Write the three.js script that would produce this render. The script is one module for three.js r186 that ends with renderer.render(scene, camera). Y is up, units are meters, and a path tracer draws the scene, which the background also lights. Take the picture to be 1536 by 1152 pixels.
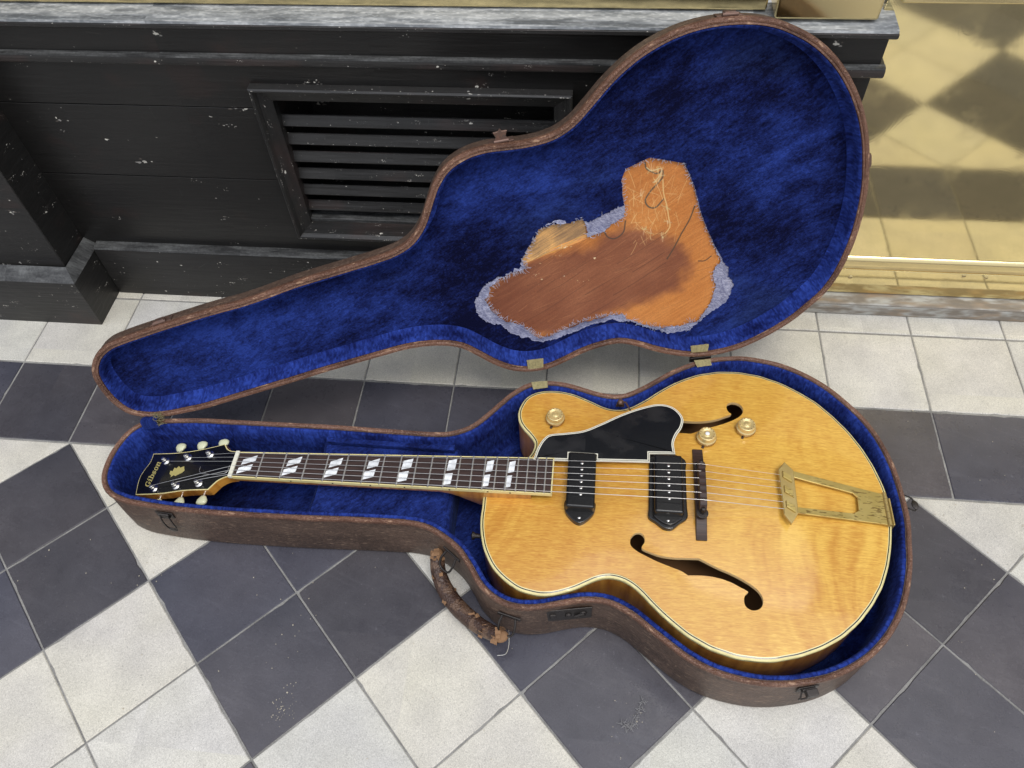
import * as THREE from 'three';
import { mergeGeometries, toCreasedNormals } from 'three/addons/utils/BufferGeometryUtils.js';
import { RoundedBoxGeometry } from 'three/addons/geometries/RoundedBoxGeometry.js';
import { TextGeometry } from 'three/addons/geometries/TextGeometry.js';
import { FontLoader } from 'three/addons/loaders/FontLoader.js';

// ------------------------------------------------------------------ camera, sky, sun, exposure
const scene = new THREE.Scene();
const camera = new THREE.PerspectiveCamera(51.5, 4 / 3, 0.01, 200);
camera.position.set(0.6123, 1.0719, 0.4043);
camera.quaternion.setFromRotationMatrix(new THREE.Matrix4().makeBasis(
  new THREE.Vector3(0.994404, -0.0402555, -0.0976742),
  new THREE.Vector3(-0.0543416, 0.597956, -0.799685),
  new THREE.Vector3(0.0905966, 0.800517, 0.592422)));
camera.updateMatrixWorld();
const renderer = new THREE.WebGLRenderer({ antialias: true });
renderer.toneMapping = THREE.LinearToneMapping;
renderer.toneMappingExposure = 1.26;
renderer.shadowMap.enabled = true;
renderer.shadowMap.type = THREE.PCFSoftShadowMap;
{ // overcast sky, three times as bright overhead as at the horizon, bluer overhead
  const w = 64, h = 32, data = new Float32Array(w * h * 4);
  for (let j = 0; j < h; j++) for (let i = 0; i < w; i++) {
    const el = Math.max(0, Math.sin(((j + 0.5) / h - 0.5) * Math.PI)), k = (j * w + i) * 4, L = 1.2 * (1 + 2 * el) / 3;
    data[k] = L * (0.98 - 0.08 * el); data[k + 1] = L * (0.99 - 0.01 * el); data[k + 2] = L * (1.0 + 0.17 * el); data[k + 3] = 1;
  }
  const sky = new THREE.DataTexture(data, w, h, THREE.RGBAFormat, THREE.FloatType);
  sky.mapping = THREE.EquirectangularReflectionMapping; sky.magFilter = THREE.LinearFilter; sky.minFilter = THREE.LinearFilter; sky.needsUpdate = true;
  scene.background = sky; scene.environment = sky;
}
const sun = new THREE.DirectionalLight(new THREE.Color(1.0, 0.95, 0.87), 1.2);
sun.position.set(0.55 + 0.55, 2.6, -0.2 + 0.85); sun.target.position.set(0.55, 0, -0.2);
sun.castShadow = true; sun.shadow.radius = 44; sun.shadow.mapSize.set(2048, 2048);
Object.assign(sun.shadow.camera, { left: -1.6, right: 1.6, top: 1.6, bottom: -1.6, near: 0.1, far: 8 });
scene.add(sun, sun.target);

// ------------------------------------------------------------------ helpers
let seed = 7;
const rnd = () => { seed |= 0; seed = (seed + 0x6D2B79F5) | 0; let t = Math.imul(seed ^ (seed >>> 15), 1 | seed); t = (t + Math.imul(t ^ (t >>> 7), 61 | t)) ^ t; return ((t ^ (t >>> 14)) >>> 0) / 4294967296; };
const rr = (a, b) => a + (b - a) * rnd();
const clamp = (v, a = 0, b = 1) => Math.min(b, Math.max(a, v));
const mix = (a, b, t) => a + (b - a) * t;
const sstep = (a, b, v) => { const t = clamp((v - a) / (b - a)); return t * t * (3 - 2 * t); };
const perm = new Float32Array(65536).map(() => rnd());
const hash = (x, y) => perm[((x * 374761 + y * 668265 + ((x * y) & 1023) * 131) & 65535) >>> 0];
function noise(x, y) {
  const xi = Math.floor(x), yi = Math.floor(y), fx = x - xi, fy = y - yi, u = fx * fx * (3 - 2 * fx), v = fy * fy * (3 - 2 * fy);
  return mix(mix(hash(xi, yi), hash(xi + 1, yi), u), mix(hash(xi, yi + 1), hash(xi + 1, yi + 1), u), v);
}
const fbm = (x, y, o = 4) => { let s = 0, a = 0.5, t = 0; for (let i = 0; i < o; i++) { s += a * noise(x, y); t += a; x = x * 2.03 + 17.3; y = y * 2.03 + 9.1; a *= 0.5; } return s / t; };
const s2l = (c) => (c <= 0.04045 ? c / 12.92 : Math.pow((c + 0.055) / 1.055, 2.4));
// a texture computed pixel by pixel; fn gets metres and returns sRGB 0..255
function tex(w, h, mw, mh, fn, srgb = true) {
  const d = new Uint8Array(w * h * 4);
  for (let j = 0; j < h; j++) for (let i = 0; i < w; i++) {
    const c = fn((i + 0.5) / w * mw, (j + 0.5) / h * mh), k = (j * w + i) * 4;
    if (typeof c === 'number') d[k] = d[k + 1] = d[k + 2] = clamp(c, 0, 255); else { d[k] = clamp(c[0], 0, 255); d[k + 1] = clamp(c[1], 0, 255); d[k + 2] = clamp(c[2], 0, 255); }
    d[k + 3] = 255;
  }
  const t = new THREE.DataTexture(d, w, h, THREE.RGBAFormat); finish(t, mw, mh, srgb); return t;
}
function finish(t, mw, mh, srgb) {
  t.wrapS = t.wrapT = THREE.RepeatWrapping; t.magFilter = THREE.LinearFilter; t.minFilter = THREE.LinearMipmapLinearFilter; t.generateMipmaps = true;
  t.repeat.set(1 / mw, 1 / mh); if (srgb) t.colorSpace = THREE.SRGBColorSpace; t.needsUpdate = true;
}
const lerp3 = (a, b, t) => [mix(a[0], b[0], t), mix(a[1], b[1], t), mix(a[2], b[2], t)];
const std = (o) => new THREE.MeshPhysicalMaterial(o);
const rgb = (r, g, b) => new THREE.Color().setRGB(r / 255, g / 255, b / 255, THREE.SRGBColorSpace);

const taken = new Map();
const numbered = (n) => { const k = taken.get(n) ?? 0; taken.set(n, k + 1); return k ? n + '_' + String(k).padStart(3, '0') : n; };
function obj(name, geometry, material, parent = scene) {
  if (Array.isArray(geometry)) { geometry = geometry.map((g) => { const q = g.index ? g.toNonIndexed() : g; for (const a of Object.keys(q.attributes)) if (!['position', 'normal', 'uv'].includes(a)) q.deleteAttribute(a); return q; }); geometry = mergeGeometries(geometry); }
  const m = new THREE.Mesh(geometry, material); m.name = parent === scene ? numbered(name) : name; m.castShadow = m.receiveShadow = true; parent.add(m); return m;
}
function thing(name, label, category, position = [0, 0, 0], turn = 0) {
  const g = new THREE.Group(); g.name = numbered(name); g.position.set(...position); g.rotation.y = turn; g.userData = { label, category }; scene.add(g); return g;
}
const tag = (o, label, category, extra = {}) => { Object.assign(o.userData, { label, category }, extra); return o; };
const kind = (o, k) => { o.userData.kind = k; return o; };
const at = (g, x, y, z) => g.translate(x, y, z);
// box from bounds, edges rounded; uv in metres
function box(x0, x1, y0, y1, z0, z1, r = 0.0015) {
  const g = new RoundedBoxGeometry(x1 - x0, y1 - y0, z1 - z0, 2, Math.min(r, (x1 - x0) / 2.1, (y1 - y0) / 2.1, (z1 - z0) / 2.1));
  g.translate((x0 + x1) / 2, (y0 + y1) / 2, (z0 + z1) / 2); return boxuv(g);
}
function boxuv(g, ox = 0, oy = 0) { // uv in metres on the dominant plane
  const p = g.attributes.position, n = g.attributes.normal, uv = new Float32Array(p.count * 2);
  for (let i = 0; i < p.count; i++) {
    const ax = Math.abs(n.getX(i)), ay = Math.abs(n.getY(i)), az = Math.abs(n.getZ(i));
    const u = ax > ay && ax > az ? p.getZ(i) : p.getX(i), v = ay >= ax && ay >= az ? p.getZ(i) : p.getY(i);
    uv[2 * i] = u + ox; uv[2 * i + 1] = v + oy;
  }
  g.setAttribute('uv', new THREE.BufferAttribute(uv, 2)); return g;
}
const V2 = (a) => a.map(([x, y]) => new THREE.Vector2(x, y));
function spline(pts, n, closed = true) { // evenly spaced points on a smooth curve
  const c = new THREE.CatmullRomCurve3(pts.map(([x, y]) => new THREE.Vector3(x, y, 0)), closed, 'centripetal'); c.arcLengthDivisions = n * 4;
  const q = c.getSpacedPoints(n); if (closed) q.pop(); return q.map((p) => [p.x, p.y]);
}
const area = (P) => P.reduce((s, p, i) => { const q = P[(i + 1) % P.length]; return s + p[0] * q[1] - q[0] * p[1]; }, 0) / 2;
function offset(P, d) { // inward by d, mitred
  const s = Math.sign(area(P)), n = P.length;
  return P.map((p, i) => {
    const a = P[(i + n - 1) % n], b = P[(i + 1) % n];
    let ux = p[0] - a[0], uy = p[1] - a[1], vx = b[0] - p[0], vy = b[1] - p[1]; const lu = Math.hypot(ux, uy) || 1, lv = Math.hypot(vx, vy) || 1; ux /= lu; uy /= lu; vx /= lv; vy /= lv;
    let nx = -(uy + vy) * s, ny = (ux + vx) * s; const l = Math.hypot(nx, ny) || 1; nx /= l; ny /= l;
    const c = Math.max(0.5, nx * -uy * s + ny * ux * s);
    return [p[0] + nx * d / c, p[1] + ny * d / c];
  });
}
function dense(P, step, closed = true) {
  const out = []; for (let i = 0; i < (closed ? P.length : P.length - 1); i++) { const a = P[i], b = P[(i + 1) % P.length], k = Math.max(1, Math.round(Math.hypot(b[0] - a[0], b[1] - a[1]) / step)); for (let j = 0; j < k; j++) out.push([mix(a[0], b[0], j / k), mix(a[1], b[1], j / k)]); }
  if (!closed) out.push(P[P.length - 1]); return out;
}
const inside = (P, x, y) => { let c = false; for (let i = 0, j = P.length - 1; i < P.length; j = i++) { const [xi, yi] = P[i], [xj, yj] = P[j]; if ((yi > y) !== (yj > y) && x < (xj - xi) * (y - yi) / (yj - yi) + xi) c = !c; } return c; };
// sweep of a profile [[inward, y], ...] along a closed outline in the xz plane
function sweep(P, profile, crease = 0.7, yAt = null) {
  const n = P.length, pos = [], uv = [], idx = [], arc = [0]; for (let i = 0; i < n; i++) { const q = P[(i + 1) % n]; arc.push(arc[i] + Math.hypot(q[0] - P[i][0], q[1] - P[i][1])); }
  let v = 0; const s = Math.sign(area(P));
  profile.forEach(([d, y], k) => {
    if (k) v += Math.hypot(d - profile[k - 1][0], y - profile[k - 1][1]);
    const Q = offset(P, d); for (let i = 0; i <= n; i++) { const q = Q[i % n]; pos.push(q[0], yAt ? yAt(q[0], q[1], y, k) : y, q[1]); uv.push(arc[i], v); }
  });
  const w = n + 1; for (let k = 0; k < profile.length - 1; k++) for (let i = 0; i < n; i++) { const a = k * w + i, b = a + 1, c = a + w, e = c + 1; if (s > 0) idx.push(a, b, c, b, e, c); else idx.push(a, c, b, b, c, e); }
  const g = new THREE.BufferGeometry(); g.setAttribute('position', new THREE.Float32BufferAttribute(pos, 3)); g.setAttribute('uv', new THREE.Float32BufferAttribute(uv, 2)); g.setIndex(idx); g.computeVertexNormals();
  // weld the seam's normals
  const N = g.attributes.normal; for (let k = 0; k < profile.length; k++) { const a = k * w, b = a + n, t = new THREE.Vector3(N.getX(a) + N.getX(b), N.getY(a) + N.getY(b), N.getZ(a) + N.getZ(b)).normalize(); N.setXYZ(a, t.x, t.y, t.z); N.setXYZ(b, t.x, t.y, t.z); }
  return crease ? toCreasedNormals(g, crease) : g;
}
// Delaunay triangulation (sweep by x)
function delaunay(pts) {
  const n = pts.length, idx = [...pts.keys()].sort((a, b) => pts[b][0] - pts[a][0]); let x0 = 1e9, x1 = -1e9, y0 = 1e9, y1 = -1e9;
  for (const [x, y] of pts) { x0 = Math.min(x0, x); x1 = Math.max(x1, x); y0 = Math.min(y0, y); y1 = Math.max(y1, y); }
  const m = Math.max(x1 - x0, y1 - y0), cx = (x0 + x1) / 2, cy = (y0 + y1) / 2, V = [...pts, [cx - 20 * m, cy - m], [cx, cy + 20 * m], [cx + 20 * m, cy - m]];
  const circ = (i, j, k) => { const [ax, ay] = V[i], [bx, by] = V[j], [ex, ey] = V[k], d = 2 * (ax * (by - ey) + bx * (ey - ay) + ex * (ay - by)) || 1e-18, a2 = ax * ax + ay * ay, b2 = bx * bx + by * by, e2 = ex * ex + ey * ey; const ux = (a2 * (by - ey) + b2 * (ey - ay) + e2 * (ay - by)) / d, uy = (a2 * (ex - bx) + b2 * (ax - ex) + e2 * (bx - ax)) / d; return { i, j, k, x: ux, y: uy, r: (ax - ux) ** 2 + (ay - uy) ** 2 }; };
  let open = [circ(n, n + 1, n + 2)]; const done = [];
  for (let q = idx.length; q--;) {
    const c = idx[q], [px, py] = V[c], edges = new Map(), keep = [];
    for (const t of open) {
      const dx = px - t.x; if (dx > 0 && dx * dx > t.r) { done.push(t); continue; }
      const dy = py - t.y; if (dx * dx + dy * dy - t.r > 1e-14) { keep.push(t); continue; }
      for (const [a, b] of [[t.i, t.j], [t.j, t.k], [t.k, t.i]]) { const key = a < b ? a * 100003 + b : b * 100003 + a; edges.has(key) ? edges.set(key, null) : edges.set(key, [a, b]); }
    }
    for (const e of edges.values()) if (e) keep.push(circ(e[0], e[1], c));
    open = keep;
  }
  return [...done, ...open].filter((t) => t.i < n && t.j < n && t.k < n).map((t) => [t.i, t.j, t.k]);
}
// a sheet over an outline with holes, y = height(x, z); uv in metres; faces up
function sheet(P, holes, height, cell, flip = false) {
  const pts = []; for (const L of [P, ...holes]) for (const p of L) pts.push([p[0] + rr(-1, 1) * 1e-6, p[1] + rr(-1, 1) * 1e-6]);
  const border = pts.slice(); let x0 = 1e9, x1 = -1e9, y0 = 1e9, y1 = -1e9; for (const [x, y] of P) { x0 = Math.min(x0, x); x1 = Math.max(x1, x); y0 = Math.min(y0, y); y1 = Math.max(y1, y); }
  const bins = new Map(), key = (x, y) => Math.floor(x / cell) * 4099 + Math.floor(y / cell); for (const b of border) { const k = key(b[0], b[1]); (bins.get(k) ?? bins.set(k, []).get(k)).push(b); }
  const near = (x, y) => { for (let i = -1; i <= 1; i++) for (let j = -1; j <= 1; j++) for (const b of bins.get(key(x + i * cell, y + j * cell)) ?? []) if (Math.hypot(b[0] - x, b[1] - y) < cell * 0.55) return true; return false; };
  for (let x = x0 + cell / 2; x < x1; x += cell) for (let y = y0 + cell / 2; y < y1; y += cell) { const px = x + rr(-0.12, 0.12) * cell, py = y + rr(-0.12, 0.12) * cell; if (inside(P, px, py) && !holes.some((h) => inside(h, px, py)) && !near(px, py)) pts.push([px, py]); }
  const pos = [], uv = [], idx = []; for (const [x, z] of pts) { pos.push(x, height(x, z), z); uv.push(x, z); }
  for (const [a, b, c] of delaunay(pts)) {
    const x = (pts[a][0] + pts[b][0] + pts[c][0]) / 3, y = (pts[a][1] + pts[b][1] + pts[c][1]) / 3; if (!inside(P, x, y) || holes.some((h) => inside(h, x, y))) continue;
    const up = (pts[b][0] - pts[a][0]) * (pts[c][1] - pts[a][1]) - (pts[c][0] - pts[a][0]) * (pts[b][1] - pts[a][1]) < 0; (up !== flip) ? idx.push(a, b, c) : idx.push(a, c, b);
  }
  const g = new THREE.BufferGeometry(); g.setAttribute('position', new THREE.Float32BufferAttribute(pos, 3)); g.setAttribute('uv', new THREE.Float32BufferAttribute(uv, 2)); g.setIndex(idx); g.computeVertexNormals(); return g;
}
// smooth dome over an outline: 0 on the outline, 1 at the top
function dome(P, cell) {
  let x0 = 1e9, x1 = -1e9, y0 = 1e9, y1 = -1e9; for (const [x, y] of P) { x0 = Math.min(x0, x); x1 = Math.max(x1, x); y0 = Math.min(y0, y); y1 = Math.max(y1, y); }
  x0 -= 2 * cell; y0 -= 2 * cell; const w = Math.ceil((x1 - x0) / cell) + 3, h = Math.ceil((y1 - y0) / cell) + 3, u = new Float32Array(w * h), m = new Uint8Array(w * h);
  for (let j = 0; j < h; j++) for (let i = 0; i < w; i++) m[j * w + i] = inside(P, x0 + i * cell, y0 + j * cell) ? 1 : 0;
  for (let it = 0; it < 500; it++) for (let j = 1; j < h - 1; j++) for (let i = 1; i < w - 1; i++) { const k = j * w + i; if (m[k]) u[k] += 1.85 * ((u[k - 1] + u[k + 1] + u[k - w] + u[k + w] + 1) / 4 - u[k]); }
  let top = 0; for (const v of u) top = Math.max(top, v);
  return (x, y) => { const a = clamp((x - x0) / cell, 0, w - 1.001), b = clamp((y - y0) / cell, 0, h - 1.001), i = Math.floor(a), j = Math.floor(b), f = a - i, g = b - j, k = j * w + i; return Math.max(0, mix(mix(u[k], u[k + 1], f), mix(u[k + w], u[k + w + 1], f), g) / top); };
}
// extrusion of a flat outline in xz, from y0 up to y1, edges bevelled
function slab(P, y0, y1, bevel = 0.0006, holes = []) {
  const s = new THREE.Shape(V2(P.map(([x, z]) => [x, -z]))); for (const h of holes) s.holes.push(new THREE.Path(V2(h.map(([x, z]) => [x, -z]))));
  const g = new THREE.ExtrudeGeometry(s, { depth: y1 - y0 - 2 * bevel, bevelEnabled: bevel > 0, bevelThickness: bevel, bevelSize: bevel, bevelOffset: -bevel, bevelSegments: 2, curveSegments: 4 });
  g.rotateX(-Math.PI / 2); g.translate(0, y0 + bevel, 0); return boxuv(g);
}
// tube through points (polyline or curve) with one radius
function tube(pts, r, seg = 24, rad = 6, smooth = true, closed = false) {
  const v = pts.map((p) => new THREE.Vector3(...p)); let c;
  if (smooth) c = new THREE.CatmullRomCurve3(v, closed, 'centripetal'); else { c = new THREE.CurvePath(); for (let i = 1; i < v.length; i++) c.add(new THREE.LineCurve3(v[i - 1], v[i])); if (closed) c.add(new THREE.LineCurve3(v[v.length - 1], v[0])); }
  return new THREE.TubeGeometry(c, seg, r, rad, closed);
}
function rod(a, b, r, rad = 8) { const A = new THREE.Vector3(...a), B = new THREE.Vector3(...b), d = B.clone().sub(A), g = new THREE.CylinderGeometry(r, r, d.length(), rad); g.applyQuaternion(new THREE.Quaternion().setFromUnitVectors(new THREE.Vector3(0, 1, 0), d.normalize())); g.translate((A.x + B.x) / 2, (A.y + B.y) / 2, (A.z + B.z) / 2); return g; }
const cyl = (r0, r1, h, x, y, z, seg = 20) => new THREE.CylinderGeometry(r0, r1, h, seg).translate(x, y, z);
const lathe = (prof, seg = 32) => new THREE.LatheGeometry(V2(prof), seg);
function canvasTex(w, h, mw, mh, draw) { const c = document.createElement('canvas'); c.width = w; c.height = h; draw(c.getContext('2d'), w, h); const t = new THREE.CanvasTexture(c); finish(t, mw, mh, true); t.flipY = false; return t; }

// ------------------------------------------------------------------ materials
const fine = tex(512, 512, 0.06, 0.06, (x, y) => 128 + 110 * (fbm(x * 2600, y * 2600, 2) - 0.5) + 60 * (fbm(x * 700, y * 700, 2) - 0.5), false);
const stoneBump = tex(512, 512, 0.1, 0.1, (x, y) => 150 + 90 * (fbm(x * 1400, y * 1400, 2) - 0.5) - 90 * sstep(0.74, 0.82, noise(x * 700 + 3, y * 700)), false);
const stoneMap = tex(1024, 1024, 0.5, 0.5, (x, y) => {
  const a = fbm(x * 1500, y * 1500, 2) - 0.5, b = fbm(x * 30, y * 30, 4) - 0.5, c = noise(x * 900 + 40, y * 900), d = fbm(x * 9 + 4, y * 9, 3) - 0.5;
  let v = 1 + a * 0.3 + b * 0.13 + d * 0.10; if (c > 0.86) v -= 0.22 * (c - 0.86) / 0.14; if (noise(x * 260 + 9, y * 260) > 0.975) v -= 0.12;
  return [202 * v, 198 * v, 188 * v - d * 12];
});
const slateMap = tex(1024, 1024, 0.5, 0.5, (x, y) => {
  const b = fbm(x * 26, y * 26, 4) - 0.5, d = fbm(x * 6 + 8, y * 6, 3) - 0.5, a = fbm(x * 1100, y * 1100, 2) - 0.5, s = fbm(x * 14 + y * 30, y * 190 - x * 70, 3);
  let v = 75 + b * 16 + d * 16 + a * 13 + sstep(0.62, 0.8, s) * 4; if (noise(x * 420, y * 420) > 0.965) v += 46 * rnd();
  return [v + 1 + d * 4, v - 1, v + 4 - d * 5];
});
const slateRough = tex(512, 512, 0.5, 0.5, (x, y) => 76 + 60 * (fbm(x * 18, y * 18, 4) - 0.5) + 40 * (fbm(x * 160, y * 160, 2) - 0.5), false);
const M = {};
const toned = (m, list) => list.map((c) => { const k = m.clone(); k.color = new THREE.Color(...c); return k; });
M.stone = std({ map: stoneMap, roughness: 0.62, bumpMap: stoneBump, bumpScale: 0.00035 });
M.slate = std({ map: slateMap, roughness: 1, roughnessMap: slateRough, bumpMap: stoneBump, bumpScale: 0.00012 });
M.grout = std({ map: tex(512, 512, 0.4, 0.4, (x, y) => { const v = 136 + 50 * (fbm(x * 40, y * 40, 4) - 0.5) + 40 * (fbm(x * 900, y * 900, 2) - 0.5); return [v, v * 0.985, v * 0.95]; }), roughness: 0.95, bumpMap: stoneBump, bumpScale: 0.0005 });
// flaking black paint: chips are drawn as small irregular spots
function chips(g, w, h, n, size, colors, spread = null) {
  const flake = (cx, cy, r, ax) => { g.beginPath(); const m = 9; for (let q = 0; q < m; q++) { const a = q / m * 6.283, d = r * rr(0.35, 1.35); g[q ? 'lineTo' : 'moveTo'](cx + Math.cos(a) * d * ax, cy + Math.sin(a) * d); } g.fill(); };
  for (let i = 0; i < n; i++) {
    let x = rnd() * w, y = rnd() * h; if (spread) [x, y] = spread(w, h);
    const big = Math.pow(rnd(), 5), k = rnd() < 0.25 ? 3 + Math.floor(rnd() * 10) : 1;
    for (let j = 0; j < k; j++) { g.fillStyle = colors[Math.floor(rnd() * colors.length)]; flake(x + (k > 1 ? rr(-1, 1) * size * 9 : 0), y + (k > 1 ? rr(-1, 1) * size * 3 : 0), size * (0.22 + 1.7 * big * rnd() + 0.35 * rnd()), rr(0.8, 2.2)); }
  }
}
function paintTex(mw, mh, w, h, n, size, base = [27, 26, 25]) {
  return canvasTex(w, h, mw, mh, (g) => {
    const im = g.createImageData(w, h);
    for (let j = 0; j < h; j++) for (let i = 0; i < w; i++) {
      const x = i / w * mw, y = j / h * mh, k = (j * w + i) * 4, a = fbm(x * 9, y * 9, 4) - 0.5, b = fbm(x * 22, y * 420, 3) - 0.5, c = fbm(x * 700, y * 700, 2) - 0.5, red = 0.4 * sstep(0.63, 0.8, fbm(x * 11 + 30, y * 16, 4));
      const v = 1 + a * 0.42 + b * 0.28 + c * 0.2; im.data[k] = base[0] * v + red * 26; im.data[k + 1] = base[1] * v + red * 8; im.data[k + 2] = base[2] * v + red * 5; im.data[k + 3] = 255;
    }
    g.putImageData(im, 0, 0);
    chips(g, w, h, n, size, ['#8d8a85', '#b9b5ac', '#6d6963', '#d6d2c6', '#57504a']);
    g.lineWidth = 1; for (let i = 0; i < 46; i++) { g.strokeStyle = `rgba(150,145,138,${rr(0.08, 0.34)})`; g.beginPath(); const x = rnd() * w, y = rnd() * h, l = rr(8, 60); g.moveTo(x, y); g.lineTo(x + l * rr(-0.4, 1), y + l * rr(-0.4, 0.6)); g.stroke(); }
  });
}
const paintBump = tex(512, 512, 0.3, 0.3, (x, y) => 128 + 120 * (fbm(x * 14, y * 260, 3) - 0.5) + 60 * (fbm(x * 60, y * 60, 3) - 0.5), false);
M.paint = std({ map: paintTex(0.9, 0.6, 1536, 1024, 130, 2.4), roughness: 0.36, bumpMap: paintBump, bumpScale: 0.0006 });
M.paintWorn = std({ map: paintTex(0.5, 0.25, 1024, 512, 150, 2.8, [34, 33, 32]), roughness: 0.42, bumpMap: paintBump, bumpScale: 0.001 });
M.paintEdge = std({ map: paintTex(0.4, 0.1, 1024, 256, 220, 2.1, [40, 39, 38]), roughness: 0.45, bumpMap: paintBump, bumpScale: 0.0012 });
M.ledge = std({ map: tex(1024, 256, 0.8, 0.1, (x, y) => {
  const a = fbm(x * 26, y * 150, 5), b = fbm(x * 190 + 7, y * 420, 3), c = fbm(x * 7, y * 30 + 3, 3); const t = clamp(0.28 + sstep(0.3, 0.7, a) * 0.45 + sstep(0.4, 0.8, b) * 0.3 - sstep(0.5, 0.8, c) * 0.45);
  return lerp3([84, 88, 92], [186, 188, 188], t);
}), roughness: 0.55, bumpMap: paintBump, bumpScale: 0.0016 });  // weathered paint, with the gloss of the sky painted in as paler grey
M.worn = std({ map: tex(1024, 256, 0.6, 0.06, (x, y) => { const t = clamp(0.42 + (fbm(x * 30, y * 160, 4) - 0.5) * 1.3 + (fbm(x * 400, y * 500, 2) - 0.5) * 0.5); return lerp3([34, 34, 34], [98, 99, 98], t); }), roughness: 0.5, bumpMap: paintBump, bumpScale: 0.001 });  // worn paint on up-facing caps; sky reflection is mixed into the lighter grey
M.sill = std({ map: tex(1024, 128, 0.9, 0.08, (x, y) => { const a = fbm(x * 50, y * 140, 4), t = sstep(0.2, 0.8, a); return lerp3([124, 116, 106], lerp3([172, 172, 168], [146, 128, 108], sstep(0.5, 0.75, fbm(x * 20 + 5, y * 60, 3))), t); }), roughness: 0.7, bumpMap: paintBump, bumpScale: 0.002 });
const brassBump = tex(1024, 1024, 0.8, 0.8, (x, y) => 128 + 100 * (fbm(x * 7, y * 4, 2) - 0.5) + 0.4 * (fbm(x * 60, y * 260, 3) - 0.5), false);
const brassRough = tex(512, 512, 0.8, 0.8, (x, y) => 13 + 10 * fbm(x * 9, y * 9, 4) + 14 * sstep(0.6, 0.8, fbm(x * 24 + 3, y * 24, 4)), false);
M.brassSheet = std({ color: new THREE.Color(0.88, 0.73, 0.38), metalness: 1, roughness: 1, roughnessMap: brassRough, bumpMap: brassBump, bumpScale: 0.0011 });
M.brass = std({ color: new THREE.Color(0.83, 0.68, 0.36), metalness: 1, roughness: 0.2, bumpMap: brassBump, bumpScale: 0.0004 });
M.window = std({ color: rgb(20, 22, 24), roughness: 0.06 });
// blue plush: crushed pile, lighter where it is brushed up
const plushTex = tex(2048, 1024, 1.2, 0.6, (x, y) => {
  const wx = x + 0.02 * (fbm(x * 14, y * 14, 3) - 0.5), wy = y + 0.02 * (fbm(x * 14 + 50, y * 14, 3) - 0.5);
  const patch = fbm(wx * 5 + 2, wy * 8 + 5, 3), mid = fbm(wx * 26 - wy * 18, wx * 22 + wy * 44, 4), streak = fbm(wx * 60 - wy * 40, wx * 120 + wy * 230, 3), tuft = fbm(x * 420, y * 420, 2), hair = fbm(x * 260 - y * 180, x * 420 + y * 760, 2);
  const t = clamp(0.36 + (patch - 0.5) * 1.35 + (mid - 0.5) * 0.75 + (streak - 0.5) * 0.5 + (tuft - 0.5) * 0.4 + (hair - 0.5) * 0.42);
  const fade = sstep(0.56, 0.74, fbm(x * 4 + 31, y * 8 + 2, 3)) * 0.5;
  let c = lerp3([8, 11, 40], [41, 62, 138], t); c = lerp3(c, [40, 52, 74], fade * (0.2 + 0.7 * t)); if (noise(x * 900 + 3, y * 900) > 0.988) c = lerp3(c, [150, 156, 186], 0.5); return c;
});
M.plush = std({ map: plushTex, roughness: 1, sheen: 0.4, sheenColor: new THREE.Color(0.10, 0.16, 0.42), sheenRoughness: 0.5, bumpMap: tex(512, 512, 0.08, 0.08, (x, y) => 128 + 170 * (fbm(x * 900, y * 900, 2) - 0.5) + 90 * (fbm(x * 160, y * 160, 2) - 0.5), false), bumpScale: 0.0013, specularIntensity: 0.2 });
const plushWall = tex(1024, 256, 0.5, 0.06, (x, y) => { const t = clamp(0.55 + (fbm(x * 420, y * 160, 3) - 0.5) * 0.9 + (fbm(x * 26, y * 40, 3) - 0.5) * 0.9); return lerp3([12, 18, 60], [48, 72, 158], t); });
const moved = (m, u, v) => { const c = m.clone(); c.map = m.map.clone(); c.map.offset.set(u, v); c.map.needsUpdate = true; return c; };
M.plushWall = M.plush.clone(); M.plushWall.map = plushWall;
M.backing = std({ map: tex(512, 512, 0.12, 0.12, (x, y) => { const t = clamp(0.6 + (fbm(x * 900, y * 900, 2) - 0.5) * 0.9 + (fbm(x * 90, y * 90, 3) - 0.5) * 1.1); const h = fbm(x * 300 + y * 200, y * 1200 - x * 500, 3); return lerp3([98, 100, 128], [176, 177, 196], clamp(t * 0.6 + (h - 0.5) * 1.2 + 0.15)); }), roughness: 1, bumpMap: fine, bumpScale: 0.001 });
M.thread = std({ color: rgb(186, 188, 206), roughness: 0.9 });
M.tape = std({ map: tex(256, 256, 0.03, 0.03, (x, y) => { const v = 1 + (fbm(x * 500, y * 500, 2) - 0.5) * 0.3 + (noise(x * 3000, 5) - 0.5) * 0.14; return [150 * v, 140 * v, 100 * v]; }), roughness: 0.85, bumpMap: fine, bumpScale: 0.0006 });
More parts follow.
